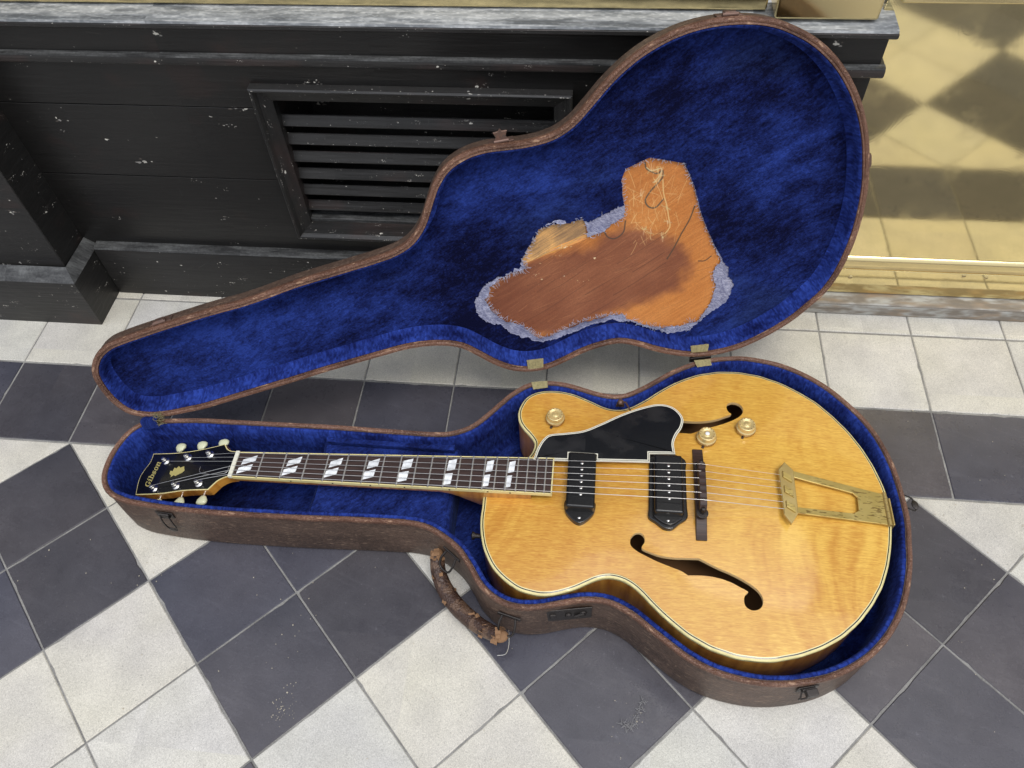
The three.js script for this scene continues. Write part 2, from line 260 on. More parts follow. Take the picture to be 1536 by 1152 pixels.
// brown leatherette
const hideBump = tex(1024, 1024, 0.12, 0.12, (x, y) => { const a = fbm(x * 420, y * 620, 2), r = Math.abs(fbm(x * 300 + 3, y * 300, 2) - 0.5) * 2; return 60 + 150 * sstep(0.02, 0.3, r) * (0.6 + 0.4 * a) + 30 * (a - 0.5); }, false);
const hide = (lo, hi, scuff) => tex(1024, 512, 0.5, 0.12, (x, y) => {
  const a = fbm(x * 340, y * 420, 2), b = fbm(x * 12, y * 30, 4), s = sstep(0.66, 0.8, fbm(x * 120 + 8, y * 500, 3)), r = Math.abs(fbm(x * 300 + 3, y * 300, 2) - 0.5) * 2; const t = clamp(0.45 + (b - 0.5) * 0.9 + (a - 0.5) * 0.7 - (1 - sstep(0, 0.12, r)) * 0.25);
  return lerp3(lerp3(lo, hi, t), scuff, s * 0.55);
});
M.hide = std({ map: hide([62, 48, 40], [108, 87, 74], [156, 132, 110]), roughness: 0.52, bumpMap: hideBump, bumpScale: 0.0006 });
M.binding = std({ map: tex(1024, 128, 0.4, 0.02, (x, y) => { const r = Math.abs(fbm(x * 420, y * 300, 2) - 0.5) * 2, s = sstep(0.7, 0.82, fbm(x * 90, y * 300 + 4, 3)), t = clamp(0.5 + (fbm(x * 30, y * 60, 3) - 0.5) * 1.1); return lerp3(lerp3(lerp3([74, 48, 36], [128, 92, 74], t), [186, 152, 122], s * 0.7), [168, 136, 112], (1 - sstep(0.02, 0.1, r)) * 0.5); }), roughness: 0.5, bumpMap: hideBump, bumpScale: 0.0009 });
M.iron = std({ color: rgb(72, 68, 66), metalness: 0.85, roughness: 0.42, bumpMap: fine, bumpScale: 0.0003 });
M.ironRust = std({ map: tex(128, 128, 0.03, 0.03, (x, y) => lerp3([92, 82, 78], [140, 104, 88], fbm(x * 300, y * 300, 3))), metalness: 0.55, roughness: 0.5 });
// guitar
const spruce = tex(2048, 1536, 0.62, 0.48, (x, y) => {
  const yy = y + 0.0025 * fbm(x * 16, y * 20, 2), f = fbm(x * 90, yy * 1300, 3) - 0.5, dash = fbm(x * 230 + 4, yy * 1900, 2) - 0.5, m = Math.abs(y - 0.24), flame = fbm(x * 95 + 9 * fbm(x * 5, m * 7, 2), m * 16 + 6, 3) - 0.5, big = fbm(x * 4 + 3, y * 5, 3) - 0.5, fl = sstep(0.4, 0.65, fbm(x * 6 + 1, y * 6 + 4, 3));
  const t = clamp(0.46 + f * 0.62 + dash * 0.5 + flame * 0.5 * (0.35 + fl) + big * 0.4 + sstep(0.02, 0.42, x) * 0.22 - (m < 0.0003 ? 0.12 : 0)); return lerp3([182, 114, 30], [232, 187, 84], t);
});
M.top = std({ map: spruce, roughness: 0.45, clearcoat: 0.9, clearcoatRoughness: 0.09, bumpMap: tex(1024, 1024, 0.1, 0.1, (x, y) => 128 + 90 * (fbm(x * 60, y * 1500, 2) - 0.5), false), bumpScale: 0.00012 });
M.maple = std({ map: tex(1024, 256, 0.3, 0.09, (x, y) => { const t = clamp(0.5 + (fbm(x * 150, y * 14, 2) - 0.5) * 1.1 + (fbm(x * 40, y * 900, 2) - 0.5) * 0.4); return lerp3([150, 92, 30], [212, 152, 66], t); }), roughness: 0.35, clearcoat: 0.8, clearcoatRoughness: 0.12 });
M.cut = std({ color: rgb(226, 192, 134), roughness: 0.7 });
M.inner = std({ color: rgb(138, 100, 64), roughness: 0.95 });
M.cream = std({ map: tex(256, 256, 0.2, 0.2, (x, y) => { const v = 1 + (fbm(x * 60, y * 60, 3) - 0.5) * 0.14; return [226 * v, 212 * v, 150 * v]; }), roughness: 0.35, clearcoat: 0.5, clearcoatRoughness: 0.15 });
M.ivory = std({ color: rgb(228, 224, 204), roughness: 0.35 });
M.black = std({ color: rgb(16, 16, 17), roughness: 0.22, clearcoat: 0.5, clearcoatRoughness: 0.06 });
M.guard = std({ color: rgb(22, 23, 25), roughness: 1, roughnessMap: tex(512, 512, 0.25, 0.25, (x, y) => 44 + 70 * sstep(0.45, 0.8, fbm(x * 22, y * 30, 4)), false) });
M.pickup = std({ color: rgb(20, 20, 21), roughness: 0.26, bumpMap: fine, bumpScale: 0.00006 });
M.rosewood = std({ map: tex(1024, 256, 0.5, 0.06, (x, y) => { const a = fbm(x * 30, y * 900, 3), b = fbm(x * 90, y * 3000, 2); return lerp3([34, 23, 20], [84, 62, 54], clamp(a * 0.7 + b * 0.5 - 0.12)); }), roughness: 0.5 });
M.pearl = std({ map: tex(256, 256, 0.06, 0.06, (x, y) => { const v = 1 + (fbm(x * 160, y * 90, 3) - 0.5) * 0.3; return [236 * v, 238 * v, 238 * v]; }), roughness: 0.25, clearcoat: 0.6 });
M.nickel = std({ color: new THREE.Color(0.72, 0.70, 0.66), metalness: 1, roughness: 0.25 });
M.fret = std({ color: new THREE.Color(0.78, 0.76, 0.70), metalness: 0.9, roughness: 0.32 });
M.string = std({ color: new THREE.Color(0.74, 0.72, 0.68), metalness: 1, roughness: 0.3 });
M.gold = std({ map: tex(512, 512, 0.12, 0.12, (x, y) => { const t = fbm(x * 60, y * 60, 4); return lerp3([176, 150, 88], [206, 184, 124], t); }), metalness: 0.6, roughness: 0.34 });
M.goldWorn = std({ map: tex(512, 512, 0.12, 0.12, (x, y) => { const t = fbm(x * 60, y * 60, 4), u = sstep(0.62, 0.7, fbm(x * 120 + 5, y * 620, 3)) * sstep(0.4, 0.6, fbm(x * 30, y * 30, 2)); return lerp3(lerp3([184, 158, 84], [214, 192, 122], t), [112, 88, 48], u * 0.7); }), metalness: 0.55, roughness: 0.36 });
M.knob = std({ color: rgb(220, 194, 130), metalness: 0.35, roughness: 0.22, clearcoat: 1, clearcoatRoughness: 0.05 });
M.knobRim = std({ color: rgb(150, 110, 58), metalness: 0.4, roughness: 0.3, clearcoat: 1, clearcoatRoughness: 0.08 });
M.button = std({ color: rgb(214, 214, 176), roughness: 0.35, clearcoat: 0.4 });
M.goldInlay = std({ color: rgb(196, 182, 112), metalness: 0.25, roughness: 0.35 });
M.leather = std({ map: tex(512, 512, 0.12, 0.12, (x, y) => { const t = sstep(0.56, 0.62, fbm(x * 80, y * 60, 5)), u = fbm(x * 700, y * 700, 2); return lerp3(lerp3([50, 34, 27], [84, 60, 47], u), lerp3([104, 80, 62], [138, 112, 90], u), t * 0.6); }), roughness: 0.48, bumpMap: hideBump, bumpScale: 0.0012 });
M.leatherRaw = std({ map: tex(256, 256, 0.06, 0.06, (x, y) => lerp3([104, 72, 48], [170, 134, 98], fbm(x * 260, y * 260, 3))), roughness: 0.85 });
M.fluff = std({ color: rgb(150, 148, 148), roughness: 1 });
M.crumb = std({ color: rgb(190, 180, 160), roughness: 0.9 });
M.stones = toned(M.stone, [[1, 1, 1], [0.95, 0.945, 0.93], [1, 0.985, 0.95], [0.93, 0.94, 0.95]]);
M.slates = toned(M.slate, [[1, 1, 1], [0.84, 0.83, 0.82], [1.1, 1.06, 1.02], [0.95, 0.98, 1.06]]);

// ------------------------------------------------------------------ floor: every tile its own piece
const S = 0.156, JX = 0.239, JW = 0.1545, ZB = -0.2206;
const floor = kind(obj('floor', boxuv(new THREE.BoxGeometry(9, 0.12, 6.6).translate(0.6, -0.0618, 2.5)), M.grout), 'structure');
tag(floor, 'grey mortar bed under black and cream chequered floor tiles', 'floor');
function tileGeo(P, ou, ov) { // P: corners; worn edges, chamfered arris, 12 mm thick
  let Q = offset(dense(offset(P, 0.0011), 0.011), 0).map((p, i, A) => { const cx0 = A.reduce((q, e) => q + e[0], 0) / A.length, cz0 = A.reduce((q, e) => q + e[1], 0) / A.length, k = 1 - (rnd() < 0.06 ? rr(0.008, 0.024) : rr(0, 0.004)); return [cx0 + (p[0] - cx0) * k, cz0 + (p[1] - cz0) * k]; }); if (area(Q) > 0) Q.reverse();
  const cx = Q.reduce((s, p) => s + p[0], 0) / Q.length, cz = Q.reduce((s, p) => s + p[1], 0) / Q.length, n = Q.length, pos = [cx, 0, cz], idx = [], inn = offset(Q, 0.0012);
  for (const p of inn) pos.push(p[0], 0, p[1]); for (const p of Q) pos.push(p[0], -0.0011, p[1]); for (const p of Q) pos.push(p[0], -0.012, p[1]);
  for (let i = 0; i < n; i++) { const j = (i + 1) % n; idx.push(0, 1 + i, 1 + j, 1 + i, 1 + n + i, 1 + j, 1 + j, 1 + n + i, 1 + n + j, 1 + n + i, 1 + 2 * n + i, 1 + n + j, 1 + n + j, 1 + 2 * n + i, 1 + 2 * n + j); }
  const g = new THREE.BufferGeometry(); g.setAttribute('position', new THREE.Float32BufferAttribute(pos, 3)); const uv = []; for (let i = 0; i < pos.length; i += 3) uv.push(pos[i] + ou, pos[i + 2] + ov + pos[i + 1]); g.setAttribute('uv', new THREE.Float32BufferAttribute(uv, 2)); g.setIndex(idx);
  return toCreasedNormals(g, 0.3);
}
const h2 = S / Math.SQRT2, diamond = [[-h2, 0], [0, h2], [h2, 0], [0, -h2]], half = [[-h2, 0], [0, h2], [h2, 0]], square = [[-JW / 2, -0.079], [-JW / 2, 0.079], [JW / 2, 0.079], [JW / 2, -0.079]], strip = [[-JW / 2, -0.036], [-JW / 2, 0.036], [JW / 2, 0.036], [JW / 2, -0.036]];
const variants = (P, n) => Array.from({ length: n }, () => tileGeo(P, rr(0, 3), rr(0, 3)));
const gD = variants(diamond, 8), gH = variants(half, 3), gS = variants(square, 6), gT = variants(strip, 3);
const pick = (a) => a[Math.floor(rnd() * a.length)];
function tile(geos, dark, x, z) { const t = obj('tile', pick(geos), pick(dark ? M.slates : M.stones), floor); t.position.set(x, rr(-0.0007, -0.0001), z); t.rotation.set(rr(-1, 1) * 0.0011, 0, rr(-1, 1) * 0.0011); return t; }
for (let a = -9; a < 13; a++) for (let b = -9; b < 13; b++) {
  const x = (a + b + 1) / Math.SQRT2 * S, z = (a - b) / Math.SQRT2 * S; if (a - b < -2 || x < -0.95 || x > 1.95 || z > 0.8) continue;
  const dark = ((Math.floor(a / 2) + Math.floor(b / 2)) & 1) === 0; tile(a - b === -2 ? gH : gD, dark, x, z);
}
for (let n = -9; n < 12; n++) { const x = JX + (n + 0.5) * JW; tile(gS, true, x, ZB - 0.08); tile(gS, false, x, ZB - 0.239); tile(gT, false, x, ZB - 0.3555); }

// ------------------------------------------------------------------ shopfront behind: panel, skirting, pilaster, ledge, vent, brass
const XE = 0.9607, ZP = -0.5725, XL = -2.4;
{
  const t = thing('stall_riser', 'black painted wooden panelling under the shop window, chipped and seamed', 'panelling', [0, 0, 0]);
  const planks = [[0.104, 0.2632], [0.2645, 0.3947], [0.396, 0.476]];
  const board = (P) => { const g = new THREE.ExtrudeGeometry(new THREE.Shape(V2(P)), { depth: 0.0184, bevelEnabled: true, bevelThickness: 0.0008, bevelSize: 0.0008, bevelOffset: -0.0008, bevelSegments: 2 }); g.translate(0, 0, ZP - 0.0192); return boxuv(g); }, va = 0.136, vb = 0.553;
  obj('plank', board([[XL, planks[0][0]], [XE, planks[0][0]], [XE, planks[0][1]], [vb, planks[0][1]], [vb, 0.166], [va, 0.166], [va, planks[0][1]], [XL, planks[0][1]]]), M.paint, t);
  obj('plank', box(XL, va, ...planks[1], ZP - 0.02, ZP, 0.0009), M.paint, t); obj('plank', box(vb, XE, ...planks[1], ZP - 0.02, ZP, 0.0009), M.paint, t);
  obj('plank', board([[XL, planks[2][0]], [va, planks[2][0]], [va, 0.418], [vb, 0.418], [vb, planks[2][0]], [XE, planks[2][0]], [XE, planks[2][1]], [XL, planks[2][1]]]), M.paint, t);
  obj('end_board', box(XE - 0.02, XE - 0.0005, 0.02, 0.53, -0.66, ZP - 0.021, 0.001), M.paint, t);
  const sk = new THREE.Shape(V2([[0.554, -0.004], [0.554, 0.103], [0.5565, 0.1095], [0.564, 0.1125], [0.59, 0.1135], [0.59, -0.004]]));
  const g = new THREE.ExtrudeGeometry(sk, { depth: XE + 0.27, bevelEnabled: false }); g.rotateY(Math.PI / 2); g.translate(-0.27, 0, 0); obj('skirting_board', boxuv(toCreasedNormals(g, 0.5)), M.paintWorn, t);
  const cap = new THREE.ExtrudeGeometry(new THREE.Shape(V2([[0.5548, 0.1098], [0.5565, 0.1122], [0.563, 0.1142], [0.589, 0.1155], [0.589, 0.1098]])), { depth: XE + 0.269, bevelEnabled: false }); cap.rotateY(Math.PI / 2); cap.translate(-0.27, 0, 0); obj('skirting_cap', boxuv(toCreasedNormals(cap, 0.5)), M.worn, t);
}
{
  const t = thing('window_ledge', 'weathered grey topped wooden ledge moulding, sky gloss painted into its top, above the black panelling', 'ledge', [0, 0.466, -0.57]);
  const prof = (name, pts, x1, m) => { const g = new THREE.ExtrudeGeometry(new THREE.Shape(V2(pts)), { depth: x1 - XL, bevelEnabled: true, bevelThickness: 0.0015, bevelSize: 0.0012, bevelOffset: -0.0012, bevelSegments: 2 }); g.rotateY(Math.PI / 2); g.translate(XL, -0.466, 0.57); return obj(name, boxuv(toCreasedNormals(g, 0.6)), m, t); };
  prof('bead', [[0.5672, 0.4655], [0.5657, 0.468], [0.5657, 0.4735], [0.567, 0.477], [0.5735, 0.4795], [0.60, 0.4795], [0.60, 0.4655]], XE + 0.012, M.paintEdge);
  prof('bead_top', [[0.5662, 0.4772], [0.5668, 0.4797], [0.569, 0.4806], [0.5736, 0.4812], [0.5736, 0.4772]], XE + 0.0115, M.worn);
  prof('frieze', [[0.5738, 0.4798], [0.5738, 0.521], [0.602, 0.521], [0.602, 0.4798]], XE + 0.005, M.paint);
  prof('ledge_nosing', [[0.569, 0.5175], [0.566, 0.520], [0.566, 0.5245], [0.568, 0.5258], [0.60, 0.5258], [0.60, 0.5175]], XE + 0.013, M.paintEdge);
  prof('ledge_top', [[0.5668, 0.526], [0.5678, 0.5293], [0.572, 0.5306], [0.625, 0.5335], [0.625, 0.526]], XE + 0.012, M.ledge);
}
{
  const t = thing('pilaster', 'black painted pilaster with chipped block base beside the panelling', 'pilaster', [-0.4, 0, -0.5]);
  const put = (g) => g.translate(0.4, 0, 0.5);
  obj('shaft', put(box(-0.62, -0.294, 0.1, 1.4, -0.6, -0.5, 0.002)), M.paintWorn, t);
  const base = new THREE.BufferGeometry(), c = [[-0.66, -0.473, -0.272], [-0.66, -0.473, -0.272], [-0.625, -0.497, -0.291]], ys = [0, 0.106, 0.122], pos = [], idx = [];
  c.forEach(([xa, zf, xb], k) => pos.push(xa, ys[k], zf, xb, ys[k], zf, xb, ys[k], -0.58)); for (let k = 0; k < 1; k++) { const a = 3 * k; idx.push(a, a + 1, a + 3, a + 1, a + 4, a + 3, a + 1, a + 2, a + 4, a + 2, a + 5, a + 4); } const bev = new THREE.BufferGeometry(); bev.setAttribute('position', new THREE.Float32BufferAttribute(pos.slice(9), 3)); bev.setIndex([0, 1, 3, 1, 4, 3, 1, 2, 4, 2, 5, 4]);
  base.setAttribute('position', new THREE.Float32BufferAttribute(pos, 3)); base.setIndex(idx); obj('block_base', boxuv(toCreasedNormals(put(base), 0.2)), M.paintWorn, t); obj('base_bevel', boxuv(toCreasedNormals(put(bev), 0.2)), M.worn, t);
}
{
  const x0 = 0.1155, x1 = 0.5746, y0 = 0.152, y1 = 0.4365, t = thing('vent_grille', 'black louvred wooden vent in a mitred frame set in the panelling', 'vent', [0.345, 0.152, ZP]);
  const put = (g) => g.translate(-0.345, -0.152, -ZP), w = 0.026;
  // mitred mouldings: profile [outward from opening, proud of wall]
  const prof = [[0, -0.014], [0, 0.002], [0.009, 0.0055], [0.017, 0.009], [0.0205, 0.0155], [0.0235, 0.0165], [w, 0.0145], [w, 0.0004]];
  const rail = (ax, ay, bx, by, nx, ny) => { // from corner a to b of the opening, n points outwards
    const L = Math.hypot(bx - ax, by - ay), dx = (bx - ax) / L, dy = (by - ay) / L, pos = [], uv = [], idx = []; prof.forEach(([o, p], k) => { pos.push(ax - dx * o + nx * o, ay - dy * o + ny * o, ZP + p, bx + dx * o + nx * o, by + dy * o + ny * o, ZP + p); uv.push(0, k * 0.008, L, k * 0.008); if (k) { const a = 2 * k - 2; idx.push(a, a + 1, a + 2, a + 1, a + 3, a + 2); } });
    const g = new THREE.BufferGeometry(); g.setAttribute('position', new THREE.Float32BufferAttribute(pos, 3)); g.setAttribute('uv', new THREE.Float32BufferAttribute(uv, 2)); g.setIndex(idx); return put(toCreasedNormals(g, 0.35));
  };
  const a = x0 + w, b = x1 - w, c = y0 + w, d = y1 - w;
  obj('frame_rail', rail(b, d, a, d, 0, 1), M.paintEdge, t); obj('frame_rail', rail(a, c, b, c, 0, -1), M.paintEdge, t); obj('frame_stile', rail(a, d, a, c, -1, 0), M.paintEdge, t); obj('frame_stile', rail(b, c, b, d, 1, 0), M.paintEdge, t);
  for (let k = 0; k < 6; k++) { const y = 0.2115 + k * 0.0325, g = new RoundedBoxGeometry(b - a + 0.006, 0.018, 0.0055, 2, 0.0014); g.rotateX(-0.4); g.translate((a + b) / 2, y - 0.007, ZP - 0.0135); obj('slat', put(boxuv(g, k * 0.1, k * 0.03)), M.paintEdge, t); }
  obj('bottom_slat', put(box(a - 0.002, b + 0.002, c - 0.004, c + 0.006, ZP - 0.03, ZP - 0.003, 0.002)), M.worn, t);
  obj('duct', put(mergeGeometries([box(a - 0.01, b + 0.01, c - 0.01, d + 0.01, ZP - 0.15, ZP - 0.14), box(a - 0.012, a - 0.004, c - 0.01, d + 0.01, ZP - 0.14, ZP - 0.021), box(b + 0.004, b + 0.012, c - 0.01, d + 0.01, ZP - 0.14, ZP - 0.021), box(a - 0.01, b + 0.01, d + 0.004, d + 0.012, ZP - 0.14, ZP - 0.021), box(a - 0.01, b + 0.01, c - 0.012, c - 0.0045, ZP - 0.14, ZP - 0.021)])), M.paintWorn, t);
}
{
  const t = thing('brass_kick_panel', 'polished brass sheet with moulding and screwed strip beside the panelling', 'brass panel', [1.6, 0.027, -0.61]);
  const put = (g) => g.translate(-1.6, -0.027, 0.61);
  obj('sheet', put(mergeGeometries([box(XE + 0.001, 2.96, 0.112, 0.548, -0.622, -0.61, 0.001)])), M.brassSheet, t);
  const hr = new THREE.Shape(); hr.moveTo(0.6098, 0.0845); for (let i = 0; i <= 12; i++) { const q = i / 12 * Math.PI; hr.lineTo(0.6098 - 0.006 * Math.sin(q), 0.0985 - 0.014 * Math.cos(q)); } const g = new THREE.ExtrudeGeometry(hr, { depth: 2.0, bevelEnabled: false }); g.rotateY(Math.PI / 2); g.translate(XE + 0.001, 0, 0); obj('half_round_moulding', boxuv(toCreasedNormals(put(g), 0.6)), M.brass, t);
  obj('kick_strip', put(box(XE + 0.001, 2.96, 0.028, 0.0842, -0.62, -0.6075, 0.0012)), M.brassSheet, t);
  obj('top_trim', put(box(XE + 0.016, 2.96, 0.545, 0.556, -0.62, -0.603, 0.003)), M.brass, t);
  for (const [x, y] of [[1.0553, 0.0656], [1.272, 0.077], [1.236, 0.079], [1.52, 0.066]]) { const s = lathe([[0, 0.0012], [0.002, 0.0011], [0.0036, 0.0006], [0.0042, 0]], 16); s.rotateX(Math.PI / 2); s.translate(x, y, -0.6075); const slot = box(x - 0.003, x + 0.003, y - 0.0005, y + 0.0005, -0.6075, -0.6061, 0.0002); obj('screw', put(s), M.brass, t); obj('screw_slot', put(slot), M.iron, t); }
  tag(obj('door_sill', box(XE + 0.002, 2.96, -0.002, 0.0262, -0.66, -0.581, 0.005), M.sill), 'worn grey wooden sill below the brass sheet', 'sill');
}
{
  const t = thing('shop_window', 'brass framed shop window standing on the weathered ledge', 'window', [0.3, 0.535, -0.6]);
  const put = (g) => g.translate(-0.3, -0.535, 0.6);
  obj('bottom_rail', put(box(XL, XE - 0.145, 0.5345, 0.585, -0.63, -0.602, 0.003)), M.brass, t);
  obj('corner_block', put(box(XE - 0.138, XE - 0.012, 0.5348, 0.566, -0.63, -0.58, 0.004)), M.brass, t);
  obj('pane', put(box(XL, 2.96, 0.586, 3.2, -0.64, -0.61, 0.001)), M.window, t);
}
const BASE_OUTLINE = [[-0.041, -0.0013], [-0.0647, 0.0124], [-0.0805, 0.0374], [-0.0889, 0.0638], [-0.09, 0.0937], [-0.0778, 0.1179], [-0.0532, 0.1345], [-0.027, 0.144], [0.0018, 0.1528], [0.0287, 0.1601], [0.0581, 0.1672], [0.0853, 0.1731], [0.1148, 0.1793], [0.1421, 0.1846], [0.1718, 0.1904], [0.1991, 0.1955], [0.2289, 0.2005], [0.2564, 0.2051], [0.2861, 0.2104], [0.3134, 0.2156], [0.343, 0.2215], [0.369, 0.2312], [0.3927, 0.2497], [0.4107, 0.2706], [0.4239, 0.2976], [0.4352, 0.3231], [0.4549, 0.3453], [0.4794, 0.358], [0.509, 0.3619], [0.5368, 0.3602], [0.5669, 0.3597], [0.5937, 0.3663], [0.618, 0.3833], [0.6365, 0.4041], [0.6566, 0.4266], [0.6759, 0.4467], [0.6999, 0.4646], [0.725, 0.4767], [0.7535, 0.4861], [0.7809, 0.4906], [0.8111, 0.4913], [0.8388, 0.4888], [0.8679, 0.4812], [0.8934, 0.4701], [0.9185, 0.4537], [0.9393, 0.4352], [0.9588, 0.4124], [0.9737, 0.3889], [0.9874, 0.362], [0.9973, 0.336], [1.0077, 0.3077], [1.0136, 0.2805], [1.0182, 0.2507], [1.021, 0.223], [1.0203, 0.1929], [1.0168, 0.1654], [1.0086, 0.1364], [0.9971, 0.1111], [0.9824, 0.0848], [0.9656, 0.0627], [0.9439, 0.0419], [0.9214, 0.0256], [0.8942, 0.013], [0.8678, 0.0045], [0.8378, 0.0015], [0.81, 0.0023], [0.7807, 0.0085], [0.7543, 0.0173], [0.727, 0.0303], [0.7017, 0.0417], [0.6728, 0.0501], [0.6461, 0.0447], [0.6194, 0.031], [0.5948, 0.018], [0.5659, 0.01], [0.5383, 0.0099], [0.5113, 0.0225], [0.4893, 0.0395], [0.4661, 0.0588], [0.4432, 0.0745], [0.4146, 0.0817], [0.3869, 0.0792], [0.3574, 0.073], [0.3302, 0.0669], [0.3008, 0.0602], [0.2737, 0.054], [0.2442, 0.0473], [0.2169, 0.0419], [0.1873, 0.036], [0.16, 0.0306], [0.1304, 0.0247], [0.1031, 0.0192], [0.0735, 0.0133], [0.0462, 0.0078], [0.0163, 0.0038], [-0.0113, 0.0007]];
const LID_OUTLINE = [[0.2263, 0.2018], [0.1998, 0.1946], [0.171, 0.1867], [0.1442, 0.1806], [0.1149, 0.1755], [0.0879, 0.1703], [0.0588, 0.1638], [0.0319, 0.1578], [0.003, 0.1508], [-0.0237, 0.1442], [-0.0518, 0.1349], [-0.0734, 0.1182], [-0.0866, 0.093], [-0.0858, 0.0657], [-0.0774, 0.0373], [-0.0619, 0.0151], [-0.0352, 0.0047], [-0.0078, 0.003], [0.0219, 0.0059], [0.0492, 0.0091], [0.0783, 0.0153], [0.1052, 0.0213], [0.1343, 0.0275], [0.1612, 0.0333], [0.1903, 0.0396], [0.2171, 0.0458], [0.2462, 0.0523], [0.2732, 0.0577], [0.3024, 0.0635], [0.3294, 0.0688], [0.3587, 0.0744], [0.3861, 0.0764], [0.4157, 0.0744], [0.4417, 0.0667], [0.4655, 0.0491], [0.4868, 0.0317], [0.5124, 0.0168], [0.5389, 0.0103], [0.5682, 0.0116], [0.5941, 0.0206], [0.6213, 0.0328], [0.6476, 0.0407], [0.6771, 0.0438], [0.7031, 0.036], [0.73, 0.0233], [0.7556, 0.0132], [0.7843, 0.0052], [0.8114, 0.0022], [0.841, 0.0041], [0.8678, 0.0103], [0.8953, 0.0216], [0.9195, 0.0347], [0.9441, 0.0513], [0.9642, 0.07], [0.9849, 0.0914], [0.9984, 0.1151], [1.0083, 0.1432], [1.0145, 0.1699], [1.0182, 0.1994], [1.0192, 0.2269], [1.0178, 0.2566], [1.0138, 0.2838], [1.0079, 0.313], [0.9999, 0.3393], [0.9883, 0.3667], [0.9747, 0.3906], [0.9572, 0.4147], [0.9384, 0.4347], [0.9153, 0.4534], [0.8916, 0.4672], [0.8642, 0.4788], [0.8374, 0.4848], [0.8077, 0.487], [0.7803, 0.4861], [0.7511, 0.4811], [0.725, 0.4724], [0.6983, 0.4594], [0.6756, 0.4438], [0.6534, 0.4242], [0.6345, 0.4042], [0.6131, 0.3835], [0.5893, 0.3705], [0.5602, 0.3649], [0.5327, 0.3637], [0.5029, 0.3629], [0.4764, 0.3567], [0.4508, 0.3421], [0.4336, 0.3209], [0.4208, 0.294], [0.4095, 0.269], [0.391, 0.246], [0.3672, 0.2329], [0.3385, 0.2251], [0.3116, 0.2196], [0.2824, 0.2136], [0.2554, 0.2081]];
const BODY_OUTLINE = [[0.3636, 0.025], [0.3641, 0.039], [0.3639, 0.0544], [0.3652, 0.0697], [0.3682, 0.0848], [0.3727, 0.0995], [0.3794, 0.1133], [0.3877, 0.1262], [0.3985, 0.1372], [0.4107, 0.1463], [0.4241, 0.1539], [0.4376, 0.1573], [0.4527, 0.1591], [0.468, 0.1573], [0.4826, 0.1527], [0.4967, 0.1467], [0.5102, 0.1392], [0.5238, 0.1321], [0.5387, 0.1284], [0.5536, 0.1303], [0.5673, 0.1368], [0.5792, 0.1465], [0.5889, 0.1567], [0.5998, 0.1675], [0.6112, 0.1778], [0.6232, 0.1875], [0.6355, 0.1967], [0.6491, 0.204], [0.6629, 0.2107], [0.6777, 0.215], [0.6926, 0.2187], [0.7079, 0.2199], [0.7233, 0.2202], [0.7385, 0.2186], [0.7521, 0.2151], [0.767, 0.2111], [0.7812, 0.2054], [0.7953, 0.1991], [0.8086, 0.1914], [0.8215, 0.1831], [0.8332, 0.1731], [0.8445, 0.1626], [0.8545, 0.1509], [0.8641, 0.1389], [0.8718, 0.1272], [0.88, 0.1141], [0.8863, 0.1001], [0.8922, 0.0859], [0.8968, 0.0712], [0.901, 0.0564], [0.9041, 0.0413], [0.9069, 0.0262], [0.9084, 0.0109], [0.9091, -0.0045], [0.9083, -0.0199], [0.9061, -0.0351], [0.9028, -0.0487], [0.8989, -0.0636], [0.8936, -0.078], [0.8878, -0.0923], [0.8808, -0.106], [0.8733, -0.1195], [0.8645, -0.1321], [0.8554, -0.1445], [0.8453, -0.1561], [0.835, -0.1675], [0.8229, -0.1771], [0.8116, -0.1853], [0.7987, -0.1936], [0.7852, -0.2011], [0.7709, -0.2067], [0.7564, -0.212], [0.7413, -0.2147], [0.7261, -0.2169], [0.7107, -0.2167], [0.6953, -0.2157], [0.6804, -0.2122], [0.6668, -0.2088], [0.6527, -0.2027], [0.639, -0.1957], [0.6259, -0.1877], [0.6135, -0.1786], [0.6014, -0.169], [0.5898, -0.1589], [0.5776, -0.1495], [0.5648, -0.141], [0.5507, -0.1354], [0.5355, -0.1353], [0.5222, -0.1393], [0.5084, -0.1462], [0.4945, -0.1526], [0.4802, -0.1585], [0.4653, -0.1621], [0.45, -0.1632], [0.4348, -0.1618], [0.4203, -0.1568], [0.4086, -0.1472], [0.4019, -0.1335], [0.399, -0.1185], [0.402, -0.1037], [0.4092, -0.0918], [0.4195, -0.0804], [0.4275, -0.0677], [0.4254, -0.053], [0.4174, -0.0408], [0.4039, -0.0334], [0.3902, -0.0264], [0.3783, -0.0173], [0.3695, -0.0048], [0.3649, 0.0098]];
const PICKGUARD = [[0.4293, -0.0248], [0.4342, -0.0448], [0.4404, -0.0583], [0.4482, -0.0665], [0.4715, -0.0715], [0.496, -0.0772], [0.5207, -0.0908], [0.5481, -0.1079], [0.5762, -0.1218], [0.6012, -0.1299], [0.6183, -0.128], [0.6294, -0.1201], [0.6364, -0.1071], [0.634, -0.0918], [0.6264, -0.078], [0.6224, -0.0647], [0.6239, -0.0475], [0.589, -0.0455], [0.589, -0.0318], [0.5146, -0.0286], [0.5146, -0.0368], [0.4792, -0.0368], [0.4792, -0.0262]];
